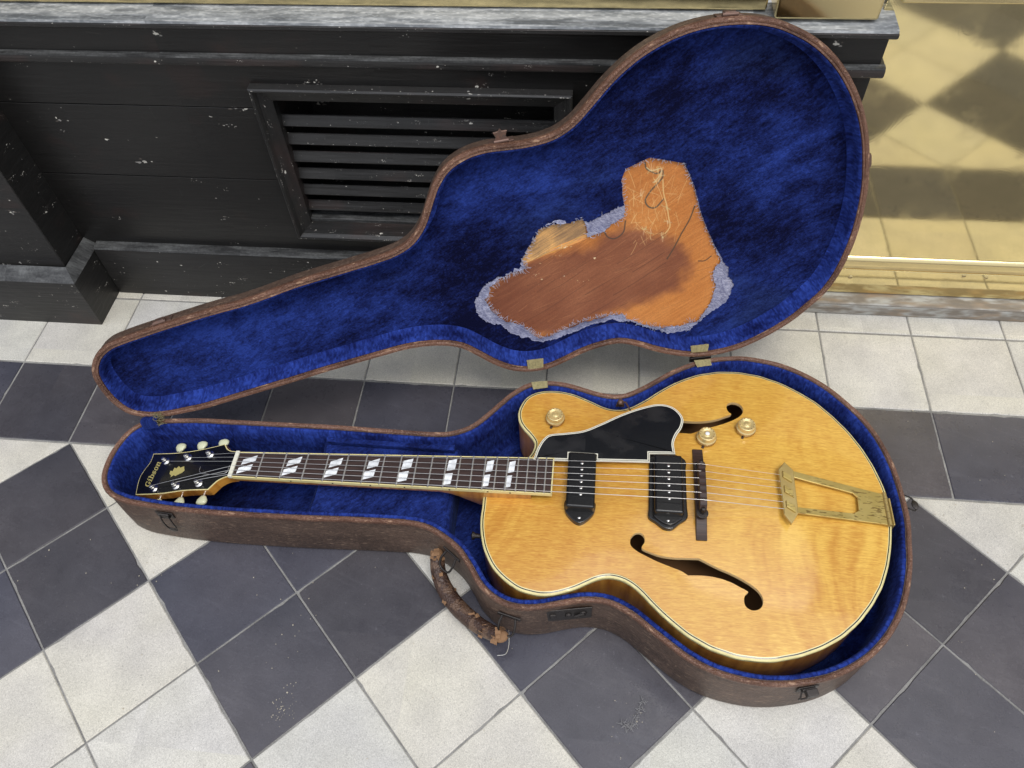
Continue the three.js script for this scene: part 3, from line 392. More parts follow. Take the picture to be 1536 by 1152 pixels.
const F_HOLE = [[0.5647, 0.0772], [0.5703, 0.0706], [0.5773, 0.0694], [0.5824, 0.0743], [0.583, 0.082], [0.5793, 0.0899], [0.5898, 0.0952], [0.6036, 0.0993], [0.6202, 0.101], [0.6367, 0.1006], [0.6518, 0.1001], [0.6612, 0.1047], [0.6745, 0.111], [0.6904, 0.1172], [0.7034, 0.1234], [0.7162, 0.131], [0.7248, 0.1388], [0.7285, 0.147], [0.7272, 0.1554], [0.7215, 0.1609], [0.7136, 0.1621], [0.7066, 0.1577], [0.7051, 0.1494], [0.7078, 0.1425], [0.7109, 0.14], [0.7, 0.1337], [0.6896, 0.1287], [0.6738, 0.1242], [0.6577, 0.1226], [0.6373, 0.1233], [0.6307, 0.1189], [0.6144, 0.1128], [0.598, 0.1066], [0.5842, 0.1002], [0.5717, 0.0936], [0.5647, 0.0865]];
const PICKUP_RING = [[0.5889, -0.0477], [0.6253, -0.0502], [0.6384, -0.0417], [0.6381, 0.0458], [0.6172, 0.0637], [0.6071, 0.0631], [0.5874, 0.0482]];
const TAILBAR = [[0.7703, -0.045], [0.7809, -0.0327], [0.7804, 0.0317], [0.7697, 0.0485], [0.7615, 0.0347], [0.7608, -0.0328]];
const TAILARM = [[0.7853, -0.0339], [0.8667, -0.0189], [0.8988, -0.0143], [0.8981, 0.0313], [0.7848, 0.0309], [0.7838, 0.0224], [0.8551, 0.021], [0.8625, 0.0158], [0.8639, -0.0045], [0.8585, -0.0097], [0.7851, -0.0241]];
const HEADSTOCK = [[0.0007, -0.0244], [0.0158, -0.0262], [0.0232, -0.0301], [0.0316, -0.0398], [0.0419, -0.0379], [0.0771, -0.0334], [0.1142, -0.032], [0.1588, -0.0346], [0.1584, -0.0193], [0.1636, -0.0051], [0.1659, 0.0067], [0.1627, 0.0259], [0.1597, 0.0366], [0.1342, 0.0377], [0.1094, 0.0379], [0.0737, 0.0359], [0.0326, 0.0374], [0.0278, 0.0314], [0.0212, 0.024], [0.0112, 0.0191], [0.0022, 0.018]];
const CROWN = [[0.1142, 0.0037], [0.1075, -0.004], [0.1008, -0.0058], [0.0921, -0.0058], [0.088, 0], [0.0898, 0.0057], [0.0967, 0.0099], [0.1087, 0.0108]];
const CURL = [[0.0567, -0.0003], [0.0559, 0.0068], [0.0478, 0.0121], [0.0101, 0.0146], [0.0063, 0.0121], [0.0058, 0.0018]];
const TEAR_WOOD = [[0.5427, 0.1785], [0.5538, 0.2005], [0.568, 0.2251], [0.5907, 0.2345], [0.6097, 0.2306], [0.6321, 0.2373], [0.6376, 0.2188], [0.6387, 0.2047], [0.664, 0.2123], [0.6736, 0.2199], [0.6912, 0.23], [0.692, 0.2418], [0.6885, 0.2639], [0.6864, 0.2853], [0.6918, 0.3007], [0.7238, 0.3131], [0.7503, 0.3056], [0.7723, 0.2995], [0.7812, 0.2816], [0.7905, 0.2593], [0.7991, 0.2281], [0.811, 0.199], [0.8211, 0.1764], [0.8293, 0.1572], [0.8361, 0.1446], [0.8278, 0.1351], [0.8256, 0.1202], [0.8312, 0.1022], [0.8264, 0.0792], [0.8179, 0.0622], [0.8067, 0.0465], [0.7805, 0.0404], [0.7449, 0.045], [0.7129, 0.0553], [0.6959, 0.0648], [0.6899, 0.0736], [0.6673, 0.0733], [0.6465, 0.0719], [0.6187, 0.0666], [0.6046, 0.0591], [0.5834, 0.0516], [0.5623, 0.0481], [0.5495, 0.056], [0.5394, 0.0716], [0.5194, 0.081], [0.503, 0.0911], [0.4909, 0.1076], [0.4849, 0.1238], [0.4915, 0.1345], [0.4924, 0.1439], [0.5082, 0.155], [0.5285, 0.163], [0.5485, 0.1668]];
const TEAR_PLUSH = [[0.5381, 0.1826], [0.5508, 0.2044], [0.5666, 0.2287], [0.5908, 0.2379], [0.6098, 0.2341], [0.6322, 0.2417], [0.64, 0.234], [0.6894, 0.2471], [0.6898, 0.2637], [0.6845, 0.2855], [0.6902, 0.3031], [0.7237, 0.3153], [0.7508, 0.308], [0.7747, 0.3005], [0.7837, 0.2813], [0.7931, 0.259], [0.8017, 0.2278], [0.8137, 0.1986], [0.8243, 0.1778], [0.8458, 0.1423], [0.8546, 0.1205], [0.8631, 0.1041], [0.8552, 0.0776], [0.8389, 0.0636], [0.8221, 0.0536], [0.8089, 0.0409], [0.7971, 0.03], [0.7706, 0.0272], [0.7454, 0.0325], [0.7131, 0.0491], [0.6936, 0.0578], [0.6674, 0.0612], [0.6464, 0.0577], [0.6183, 0.0491], [0.59, 0.0403], [0.5617, 0.0357], [0.5413, 0.0467], [0.521, 0.0556], [0.5017, 0.0744], [0.4787, 0.0854], [0.4655, 0.1069], [0.4661, 0.13], [0.4794, 0.1473], [0.5055, 0.1628], [0.5356, 0.1702]];

// ------------------------------------------------------------------ the guitar case, hinged along its back edge
const HR = 0.102, TILT = 1.27875;
const guitarCase = thing('guitar_case', 'open brown leatherette guitar case lined in blue plush, lid leaning on the panelling', 'guitar case', [0, 0, -0.2162], 0.20763);
const jag = (P, step, amp, f) => dense(P, step).map(([x, y], i, A) => { const [ax, ay] = A[(i + 1) % A.length], l = Math.hypot(ax - x, ay - y) || 1, k = (fbm(i * f, 3.3, 3) - 0.5) * 2 * amp + (rnd() - 0.5) * amp * 0.7; return [x - (ay - y) / l * k, y + (ax - x) / l * k]; });
{ // ---- base
  const P = spline(BASE_OUTLINE, 300), plushBase = moved(M.plush, 0.15, 0.04);
  const base = obj('base', [sweep(P, [[0.006, HR - 0.002], [0.0062, 0.006], [0.0012, 0.006]].slice(0, 0).concat([[0.0065, HR - 0.003], [0.0008, HR - 0.003], [0.0004, HR - 0.02], [0, 0.03], [0.0004, 0.006], [0.0012, 0.003], [0.0035, 0.0005]])), slab(offset(P, 0.0034), 0.0004, 0.004, 0)], M.hide, guitarCase);
  // welt round the rim
  obj('edge_binding', sweep(P, [[0.0002, HR - 0.0085], [-0.001, HR - 0.0075], [-0.0012, HR - 0.003], [-0.0002, HR - 0.0006], [0.0025, HR], [0.0045, HR - 0.0006], [0.0056, HR - 0.003], [0.0056, HR - 0.012]], 0.9), M.binding, base);
  // plush: rolled lip, wall, floor
  const wallN = (x, z) => 0.0006 * (fbm(x * 90, z * 90, 2) - 0.5);
  obj('plush_wall', sweep(P, [[0.0066, HR - 0.016], [0.0066, HR - 0.0035], [0.008, HR - 0.0015], [0.0102, HR - 0.0012], [0.0122, HR - 0.003], [0.0132, HR - 0.008], [0.0134, 0.05], [0.014, 0.022], [0.0165, 0.0155], [0.021, 0.0128]], 0.9, (x, z, y) => y + wallN(x, z)), M.plushWall, base);
  obj('plush_floor', sheet(offset(P, 0.0205), [], (x, z) => 0.0126 + 0.0006 * (fbm(x * 30, z * 30, 3) - 0.5), 0.012), plushBase, base);
  // neck rest: padded compartment under the neck
  const block = [[0.2035, 0.1775], [0.226, 0.0565], [0.4235, 0.1005], [0.3965, 0.2295]];
  obj('neck_rest', (() => { const Q = spline([...dense(block, 0.03)], 120), g = [sweep(Q, [[0, 0.013], [0, 0.073], [0.001, 0.0772], [0.004, 0.079]], 0.8), sheet(offset(Q, 0.0044), [], (x, z) => 0.079 + 0.0012 * (fbm(x * 60, z * 60, 2) - 0.5), 0.009)]; return g; })(), plushBase, base);
  obj('compartment_ledge', slab([[0.228, 0.0655], [0.228, 0.0575], [0.418, 0.0965], [0.416, 0.107]], 0.0793, 0.089, 0.002), plushBase, base);
  // hardware round the sides; nrm() gives the outline's outward direction at a point
  const side = (x, w) => { let best = 0, bd = 1e9; P.forEach((p, i) => { const d = Math.hypot(p[0] - x, p[1] - w); if (d < bd) { bd = d; best = i; } }); const a = P[(best + 295) % 300], b = P[(best + 5) % 300], t = Math.atan2(b[1] - a[1], b[0] - a[0]); let nx = Math.sin(t), nz = -Math.cos(t); const p = P[best]; if (inside(P, p[0] + nx * 0.01, p[1] + nz * 0.01)) { nx = -nx; nz = -nz; } return { x: p[0], z: p[1], turn: Math.atan2(nx, nz) }; };
  const mount = (g, s, y) => g.rotateY(s.turn).translate(s.x, y, s.z); // built facing +z
  const latch = (open) => { // draw latch: plate, hinge barrel, wire loop, lip
    const g = [box(-0.013, 0.013, -0.007, 0.007, 0.0003, 0.0018, 0.0006), rod([-0.008, 0.004, 0.003], [0.008, 0.004, 0.003], 0.0022), box(-0.0065, 0.0065, -0.006, 0.004, 0.0015, 0.0045, 0.001)];
    const L = open === 'down' ? [[-0.006, 0.003, 0.004], [-0.0075, -0.014, 0.006], [-0.005, -0.034, 0.006], [0.005, -0.034, 0.006], [0.0075, -0.014, 0.006], [0.006, 0.003, 0.004]] : open === 'out' ? [[-0.008, 0.003, 0.003], [-0.01, -0.004, 0.014], [-0.008, -0.012, 0.026], [0.008, -0.012, 0.026], [0.01, -0.004, 0.014], [0.008, 0.003, 0.003]] : [[-0.008, 0.002, 0.003], [-0.01, -0.006, 0.009], [-0.009, -0.016, 0.008], [0.007, -0.016, 0.008]];
    g.push(tube(L, 0.0011, 40, 6)); if (open === 'down') { const l = new THREE.SphereGeometry(0.007, 16, 8).scale(1, 0.8, 0.22).translate(0, -0.036, 0.0062); g.push(l); } if (open === 'out') g.push(new THREE.SphereGeometry(0.006, 14, 8).scale(1.2, 0.3, 0.8).translate(0, -0.012, 0.027)); if (open === 'flip') g.push(box(-0.005, 0.009, -0.002, 0.008, 0.004, 0.012, 0.001));
    return g;
  };
  const merged = (list, s, y) => list.map((g) => mount(g.index ? g.toNonIndexed() : g, s, y));
  obj('latch', merged(latch('down'), side(0.006, 0.156), 0.082), M.iron, base);
  obj('latch', merged(latch('flip'), side(0.809, 0.491), 0.082), M.iron, base);
  obj('latch', merged(latch('out'), side(1.019, 0.268), 0.08), M.iron, base);
  { const s = side(0.5425, 0.3612), g = [box(-0.0335, 0.0335, -0.0175, 0.0175, 0.0002, 0.0022, 0.0012), box(-0.021, -0.0135, -0.006, 0.006, 0.0015, 0.0042, 0.0008), cyl(0.004, 0.0045, 0.004, 0, 0, 0).rotateX(Math.PI / 2).translate(0.003, 0, 0.003), rod([0.012, -0.004, 0.0035], [0.024, 0.004, 0.0035], 0.0026), cyl(0.0052, 0.0055, 0.002, 0, 0, 0).rotateX(Math.PI / 2).translate(0.022, 0.001, 0.0028)]; obj('lock_plate', merged(g, s, 0.066), M.iron, base); }
  const rings = [[0.398, 0.2545], [0.4725, 0.3545]]; for (const [x, w] of rings) { const s = side(x, w), g = [box(-0.016, 0.016, 0.004, 0.011, 0.0002, 0.0026, 0.001), tube([[-0.009, 0.007, 0.002], [-0.011, -0.002, 0.012], [-0.0075, -0.012, 0.019], [0.0075, -0.012, 0.019], [0.011, -0.002, 0.012], [0.009, 0.007, 0.002]], 0.0016, 40, 7)]; obj('handle_ring', merged(g, s, 0.06), M.iron, base); }
  { // leather grip, hanging out of the waist, wrap torn open at both ends
    const c = new THREE.CatmullRomCurve3([[0.3785, 0.046, 0.2475], [0.3775, 0.036, 0.266], [0.3835, 0.028, 0.288], [0.3975, 0.026, 0.314], [0.4165, 0.028, 0.338], [0.436, 0.034, 0.357], [0.4535, 0.044, 0.371]].map((p) => new THREE.Vector3(...p))), g = new THREE.TubeGeometry(c, 70, 0.0112, 18, false), p = g.attributes.position;
    for (let i = 0; i < p.count; i++) { const ring = Math.floor(i / 19), t = ring / 70, q = c.getPointAt(clamp(t)), k = 0.86 + 0.2 * Math.sin(Math.PI * t) + 0.07 * (fbm(ring * 0.21, (i % 19 % 18) * 0.6, 3) - 0.5); p.setXYZ(i, q.x + (p.getX(i) - q.x) * k, q.y + (p.getY(i) - q.y) * k, q.z + (p.getZ(i) - q.z) * k); } g.computeVertexNormals();
    { const uv = g.attributes.uv; for (let i = 0; i < uv.count; i++) uv.setXY(i, uv.getX(i) * 0.15, uv.getY(i) * 0.06); }
    const handle = obj('handle', g, M.leather, base), flap = [];
    for (let i = 0; i < 26; i++) { const end = i < 9 ? rr(0, 0.05) : i < 18 ? rr(0.95, 1) : rr(0.2, 0.85), q = c.getPointAt(end), tq = c.getTangentAt(end), a = rr(0.2, 2.9), n = new THREE.Vector3(-tq.z, 0, tq.x).multiplyScalar(Math.cos(a)).add(new THREE.Vector3(0, Math.sin(a), 0)), w = rr(0.004, 0.009), l = rr(0.005, 0.013), f = new THREE.PlaneGeometry(w, l, 3, 4), fp = f.attributes.position; for (let j = 0; j < fp.count; j++) fp.setZ(j, 0.0016 * Math.sin(fp.getY(j) * 400 + i) + rr(-1, 1) * 0.0006); f.applyQuaternion(new THREE.Quaternion().setFromUnitVectors(new THREE.Vector3(0, 0, 1), n.clone().normalize())); f.translate(q.x + n.x * 0.0112, q.y + n.y * 0.0112, q.z + n.z * 0.0112); f.computeVertexNormals(); flap.push(f); }
    flap.push(new THREE.SphereGeometry(0.0095, 14, 10).scale(1.1, 0.8, 0.9).translate(0.4545, 0.0445, 0.3715), new THREE.SphereGeometry(0.008, 14, 10).translate(0.379, 0.047, 0.2465));
    obj('torn_wrapping', flap, M.leatherRaw, handle);
    obj('wire_end', tube([[0.466, 0.05, 0.366], [0.464, 0.03, 0.379], [0.458, 0.016, 0.386], [0.447, 0.012, 0.385]], 0.0007, 20, 5), M.nickel, handle);
  }
  // cloth tapes over the hinges
  for (const [x0, x1, w0, w1] of [[0.541, 0.566, 0.0095, 0.023], [0.794, 0.8195, 0.003, 0.016]]) { const g = slab(jag([[x0, w0], [x1, w0 + 0.001], [x1 - 0.001, w1], [x0 + 0.0015, w1 + 0.001]], 0.004, 0.0007, 0.9), HR + 0.0004, HR + 0.0013, 0.0002); obj('hinge_tape', g, M.tape, base); }
  obj('hinge_plate', box(0.789, 0.822, HR - 0.008, HR + 0.0012, -0.0045, -0.0008, 0.0006), M.iron, base);
  obj('strap', (() => { const g = new THREE.PlaneGeometry(0.024, 0.034, 6, 8), p = g.attributes.position; for (let i = 0; i < p.count; i++) { const v = p.getY(i) / 0.034; p.setXYZ(i, -0.031 + p.getX(i) + 0.002 * Math.sin(v * 7), HR + 0.012 - 0.05 * v * v + 0.001 * Math.sin(p.getX(i) * 500), 0.012 - (v + 0.5) * 0.022 + 0.004); } g.computeVertexNormals(); return g; })(), M.plushWall, base);
  { const g = []; for (let i = 0; i < 40; i++) { const x = -0.018 + rr(-1, 1) * 0.006, y = HR + rr(-0.002, 0.012), z = rr(-0.002, 0.012); g.push(tube([[x, y, z], [x + rr(-1, 1) * 0.006, y + rr(-0.002, 0.006), z + rr(-1, 1) * 0.006], [x + rr(-1, 1) * 0.009, y + rr(-0.003, 0.009), z + rr(-1, 1) * 0.009]], 0.00025, 5, 4)); } obj('frayed_threads', g, M.tape, base); }
}
{ // ---- lid: same build, turned about the hinge line
  const P = spline(LID_OUTLINE.map(([x, w]) => [x, -w]), 300), DS = 0.034, DF = 0.0275;
  const arch = dome(P, 0.008), bulge = (x, z) => 0.010 * Math.pow(arch(x, z), 0.8);
  const lid = new THREE.Group(); lid.name = 'lid'; lid.position.y = HR + 0.001; lid.rotation.x = TILT; guitarCase.add(lid);
  obj('lid_shell', [sweep(P, [[0.0065, -0.003], [0.0008, -0.003], [0.0002, -0.012], [0.0006, -DS + 0.005], [0.002, -DS + 0.0015], [0.0055, -DS]]), sheet(offset(P, 0.0053), [], (x, z) => -DS - bulge(x, z), 0.016, true)], M.hide, lid);
  obj('edge_binding', sweep(P, [[0.0002, -0.0085], [-0.001, -0.0075], [-0.0012, -0.003], [-0.0002, -0.0006], [0.0025, 0], [0.0045, -0.0006], [0.0052, -0.0018], [0.006, -0.0012], [0.0078, -0.0012], [0.0086, -0.004], [0.0086, -0.012]], 0.9), M.binding, lid);
  obj('plush_wall', sweep(P, [[0.0088, -0.012], [0.0088, -0.0026], [0.0096, -0.0018], [0.011, -0.0024], [0.0122, -0.006], [0.0128, -DF + 0.006], [0.0148, -DF], [0.018, -DF - 0.0022]], 0.9), M.plushWall, lid);
  const T = TEAR_PLUSH.map(([x, w]) => [x, -w]), W = TEAR_WOOD.map(([x, w]) => [x, -w]);
  const floorY = (x, z) => -DF - 0.0015 - bulge(x, z) + 0.0012 * (fbm(x * 26, z * 26, 3) - 0.5);
  const Wd = dense(W, 0.001), snug = ([x, z]) => x > 0.684 && z < -0.15, Ti = offset(T, 0.0045), T2 = T.map((p, i) => (snug(p) ? Wd.reduce((q, e) => (Math.hypot(e[0] - p[0], e[1] - p[1]) < Math.hypot(q[0] - p[0], q[1] - p[1]) ? e : q)) : Ti[i]));
  const rough = jag(T2, 0.0022, 0.0036, 0.22), tidy = dense(T2, 0.0022), tear = rough.map((p, i) => (snug(p) ? [mix(tidy[i][0], p[0], 0.2), mix(tidy[i][1], p[1], 0.2)] : p)), hole = jag(W, 0.002, 0.0018, 0.7);
  obj('plush_panel', sheet(offset(P, 0.0172), [tear], (x, z) => floorY(x, z) + 0.0006, 0.0095), moved(M.plush, 0.1, 0.9), lid);
  obj('plush_cut_edge', sweep(tear, [[0, 0.0006], [0.0004, -0.0002], [0.0006, -0.0022]], 0.9, (x, z, y) => floorY(x, z) + y), M.backing, lid);
  const curl = (x, z) => { let d = 1; for (const p of hole) d = Math.min(d, Math.hypot(p[0] - x, p[1] - z)); return (snug([x, z]) ? 0 : 0.004) * Math.exp(-d / 0.0035) * Math.max(0, fbm(x * 70, z * 70, 2) - 0.42) * 3; };
  obj('worn_backing', sheet(dense(offset(T, -0.006), 0.004), [hole], (x, z) => floorY(x, z) - 0.0007 + 0.0008 * (fbm(x * 160, z * 160, 2) - 0.5) + curl(x, z), 0.0035), M.backing, lid);
  // bare plywood with a varnish stain, peeled veneer and glue trails
  const X0 = 0.45, Z0 = -0.34, WM = 0.43, HM = 0.34, px = (x) => (x - X0) / WM * 1024, py = (z) => (z - Z0) / HM * 810;
  const stain = [[0.5594, 0.1855], [0.6412, 0.1974], [0.6995, 0.2152], [0.7524, 0.1985], [0.79, 0.1692], [0.7985, 0.1424], [0.7807, 0.0987], [0.7366, 0.0805], [0.6951, 0.0738], [0.6327, 0.06], [0.5836, 0.04], [0.52, 0.06], [0.475, 0.1083], [0.485, 0.1447], [0.52, 0.17]].map(([x, w]) => [x, -w]);
  const stainD = (x, z) => { let d = 1e9; for (let i = 0; i < stain.length; i++) { const a = stain[i], b = stain[(i + 1) % stain.length], t = clamp(((x - a[0]) * (b[0] - a[0]) + (z - a[1]) * (b[1] - a[1])) / ((b[0] - a[0]) ** 2 + (b[1] - a[1]) ** 2)); d = Math.min(d, Math.hypot(x - a[0] - t * (b[0] - a[0]), z - a[1] - t * (b[1] - a[1]))); } return inside(stain, x, z) ? d : -d; };
  const peel = [[0.54, 0.17], [0.553, 0.2], [0.565, 0.228], [0.592, 0.237], [0.634, 0.24], [0.6385, 0.2035], [0.6, 0.193], [0.562, 0.178]].map(([x, w]) => [x, -w]);
  const woodMap = canvasTex(1024, 810, WM, HM, (g, w, h) => {
    const im = g.createImageData(w, h);
    for (let j = 0; j < h; j++) for (let i = 0; i < w; i++) {
      const x = X0 + (i + 0.5) / w * WM, z = Z0 + (j + 0.5) / h * HM, r = x * 0.88 - z * -0.48, q = x * 0.48 + z * 0.88, k = (j * w + i) * 4;
      const gr = fbm(r * 30, q * 420, 3) - 0.5, fi = fbm(r * 160, q * 1700, 2) - 0.5, big = fbm(x * 14, z * 14, 3) - 0.5; let t = clamp(0.55 + gr * 0.4 + fi * 0.3 + big * 0.5);
      let c = lerp3([168, 96, 40], [216, 146, 78], t); const s = sstep(-0.006, 0.02, stainD(x, z) + 0.012 * (fbm(x * 45, z * 45, 3) - 0.5) * 2); c = lerp3(c, lerp3([98, 50, 34], [142, 88, 62], clamp(t + big * 0.6)), s * 0.9);
      if (inside(peel, x, z)) { const st = fbm(r * 60, q * 700, 3); c = lerp3([150, 118, 84], [226, 172, 104], clamp(st * 1.3 - 0.15 + (fbm(x * 70, z * 40, 2) - 0.5))); }
      const v = 1 + (fbm(x * 900, z * 900, 2) - 0.5) * 0.16; im.data[k] = c[0] * v; im.data[k + 1] = c[1] * v; im.data[k + 2] = c[2] * v; im.data[k + 3] = 255;
    }
    g.putImageData(im, 0, 0); g.lineCap = 'round'; g.lineJoin = 'round';
    const line = (pts, wd, col, wob = 3) => { g.lineWidth = wd; g.strokeStyle = col; g.beginPath(); spline(pts.map(([x, zz]) => [px(x) + rr(-wob, wob), py(-zz) + rr(-wob, wob)]), pts.length * 5, false).forEach(([a, b], i) => g[i ? 'lineTo' : 'moveTo'](a, b)); g.stroke(); };
    line([[0.719, 0.306], [0.722, 0.296], [0.729, 0.290], [0.738, 0.288], [0.744, 0.292], [0.743, 0.281], [0.735, 0.272], [0.727, 0.262], [0.722, 0.25], [0.727, 0.24], [0.736, 0.238], [0.746, 0.25]], 5, 'rgba(84,74,60,0.85)');
    line([[0.722, 0.297], [0.730, 0.291], [0.741, 0.294], [0.740, 0.284], [0.733, 0.276]], 4, 'rgba(214,196,150,0.8)');
    line([[0.745, 0.277], [0.747, 0.258], [0.752, 0.238], [0.755, 0.222], [0.757, 0.205], [0.752, 0.196]], 4, 'rgba(222,190,130,0.8)');
    line([[0.792, 0.232], [0.786, 0.215], [0.776, 0.195], [0.766, 0.172], [0.757, 0.155]], 5, 'rgba(70,58,46,0.75)');
    line([[0.803, 0.147], [0.812, 0.146], [0.822, 0.152]], 4, 'rgba(60,48,40,0.7)', 1);
    for (const [x, y] of [[0.728, 0.293], [0.737, 0.29], [0.742, 0.284], [0.736, 0.276], [0.715, 0.258], [0.752, 0.236], [0.754, 0.215], [0.722, 0.206], [0.731, 0.198], [0.748, 0.19]]) for (let q = 0; q < 5; q++) { const a = rr(0, 6.28), l = rr(0.003, 0.009); line([[x, y], [x + Math.cos(a) * l * 0.6, y + Math.sin(a) * l * 0.4], [x + Math.cos(a) * l, y + Math.sin(a) * l]], rr(1.5, 5), `rgba(${Math.round(rr(196, 226))},${Math.round(rr(170, 196))},${Math.round(rr(120, 150))},${rr(0.35, 0.75)})`, 2); }
    line([[0.662, 0.212], [0.668, 0.2], [0.679, 0.196], [0.69, 0.204], [0.694, 0.222]], 5, 'rgba(64,56,52,0.7)', 2);
    for (let i = 0; i < 90; i++) { const x = rr(0.7, 0.77), y = rr(0.18, 0.3), a = rr(0, 6.28), l = rr(0.004, 0.022); line([[x, y], [x + Math.cos(a) * l * 0.5, y + Math.sin(a) * l], [x + Math.cos(a) * l, y + Math.sin(a) * l * 1.8]], rr(0.8, 2.2), `rgba(228,186,126,${rr(0.3, 0.8)})`, 1); }
    for (let i = 0; i < 14; i++) { const x = rr(0.52, 0.72), y = rr(0.07, 0.17), l = rr(0.03, 0.1); line([[x, y], [x + l * 0.4, y + l * 0.2], [x + l, y + l * 0.55]], rr(0.8, 2), `rgba(50,28,22,${rr(0.3, 0.6)})`, 2); }
    for (let i = 0; i < 120; i++) { const x = rr(0.5, 0.82), y = rr(0.05, 0.2), l = rr(0.005, 0.05); line([[x, y], [x + l * 0.9, y + l * rr(0.1, 0.7)]], rr(0.6, 1.6), rnd() < 0.5 ? `rgba(214,150,96,${rr(0.1, 0.45)})` : `rgba(58,34,26,${rr(0.1, 0.4)})`, 1); }
    for (let i = 0; i < 40; i++) { const t = rnd(), x = mix(0.552, 0.636, t), y = mix(0.176, 0.205, t) + rr(-1, 1) * 0.004; line([[x, y], [x + 0.012, y + 0.004], [x + 0.026, y + 0.008]], rr(1, 4), `rgba(${Math.round(rr(210, 240))},${Math.round(rr(140, 176))},${Math.round(rr(70, 110))},${rr(0.3, 0.8)})`, 1.5); }
    chips(g, w, h, 26, 2.2, ['#e6cfa4', '#caa574', '#f0e2c4'], () => [px(rr(0.55, 0.65)), py(-rr(0.13, 0.2))]);
  });
  woodMap.offset.set(-X0 / WM, -Z0 / HM);
  obj('bare_wood_patch', sheet(dense(offset(T, -0.012), 0.01), [], (x, z) => floorY(x, z) - 0.0032 - (inside(peel, x, z) ? 0.0009 : 0), 0.007), std({ map: woodMap, roughness: 0.42, bumpMap: fine, bumpScale: 0.0002 }), lid);
  { // frayed pile along the tear
    const th = []; const run = (L, n, len, dir) => { for (let i = 0; i < n; i++) { const k = Math.floor(rnd() * L.length), a = L[k], b = L[(k + 1) % L.length], l = Math.hypot(b[0] - a[0], b[1] - a[1]) || 1; let nx = -(b[1] - a[1]) / l, nz = (b[0] - a[0]) / l; if (inside(L, a[0] + nx * 0.002, a[1] + nz * 0.002) !== (dir > 0)) { nx = -nx; nz = -nz; } const q = rr(0.3, 1) * len, s = rr(-0.6, 0.6), y = floorY(a[0], a[1]); th.push(tube([[a[0] - nx * 0.001, y, a[1] - nz * 0.001], [a[0] + (nx + s * nz) * q * 0.5, y + rr(0.0002, 0.002), a[1] + (nz - s * nx) * q * 0.5], [a[0] + (nx + s * nz * 1.4) * q, y + rr(-0.001, 0.003), a[1] + (nz - s * nx * 1.4) * q]], 0.00026, 4, 3)); } };
    run(hole, 260, 0.006, 1); run(hole.filter(([x, z]) => x < 0.56 || (z > -0.09 && x < 0.7)), 240, 0.008, 1); run(tear, 90, 0.005, 1); run(hole.filter(([x, z]) => x > 0.70 && x < 0.80 && z > -0.07), 70, 0.012, -1); obj('frayed_threads', th, M.thread, lid);
  }
  for (const [x0, x1, w0, w1] of [[0.5385, 0.5615, 0.012, 0.03], [0.79, 0.8155, 0.0115, 0.0225]]) { const g = slab(jag([[x0, -w0], [x1, -w0 + 0.001], [x1 + 0.001, -w1], [x0 - 0.001, -w1]], 0.004, 0.0006, 0.8), -0.0035, -0.0006, 0.0003); obj('hinge_tape', g, M.tape, lid); }
  const side = (x, w) => { let best = 0, bd = 1e9; P.forEach((p, i) => { const d = Math.hypot(p[0] - x, p[1] + w); if (d < bd) { bd = d; best = i; } }); const a = P[(best + 295) % 300], b = P[(best + 5) % 300], t = Math.atan2(b[1] - a[1], b[0] - a[0]); let nx = Math.sin(t), nz = -Math.cos(t); const p = P[best]; if (inside(P, p[0] + nx * 0.01, p[1] + nz * 0.01)) { nx = -nx; nz = -nz; } return { x: p[0], z: p[1], turn: Math.atan2(nx, nz) }; };
  const hasp = (x, w, up) => { const s = side(x, w), g = [box(-0.016, 0.016, -0.022, -0.008, 0, 0.0016, 0.0006), rod([-0.0095, -0.0075, 0.0026], [0.0095, -0.0075, 0.0026], 0.0026)]; if (up) { const sh = new THREE.Shape(V2([[-0.009, 0], [-0.006, 0.006], [-0.0085, 0.013], [-0.002, 0.0135], [0, 0.017], [0.002, 0.0135], [0.0085, 0.013], [0.006, 0.006], [0.009, 0]])), e = new THREE.ExtrudeGeometry(sh, { depth: 0.0016, bevelEnabled: true, bevelSize: 0.0004, bevelThickness: 0.0004, bevelSegments: 1 }); e.rotateX(1.35); e.translate(0, -0.0075, 0.0026); g.push(e); } else g.push(box(-0.0075, 0.0075, -0.016, -0.006, 0.0012, 0.006, 0.0012)); obj('hasp', g.map((q) => (q.index ? q.toNonIndexed() : q).rotateY(s.turn).translate(s.x, 0, s.z)), M.ironRust, lid); };
  hasp(0.5234, 0.3669, true); hasp(0.8069, 0.4879, false); hasp(1.013, 0.2881, false); hasp(0.0252, 0.1622, false);
}

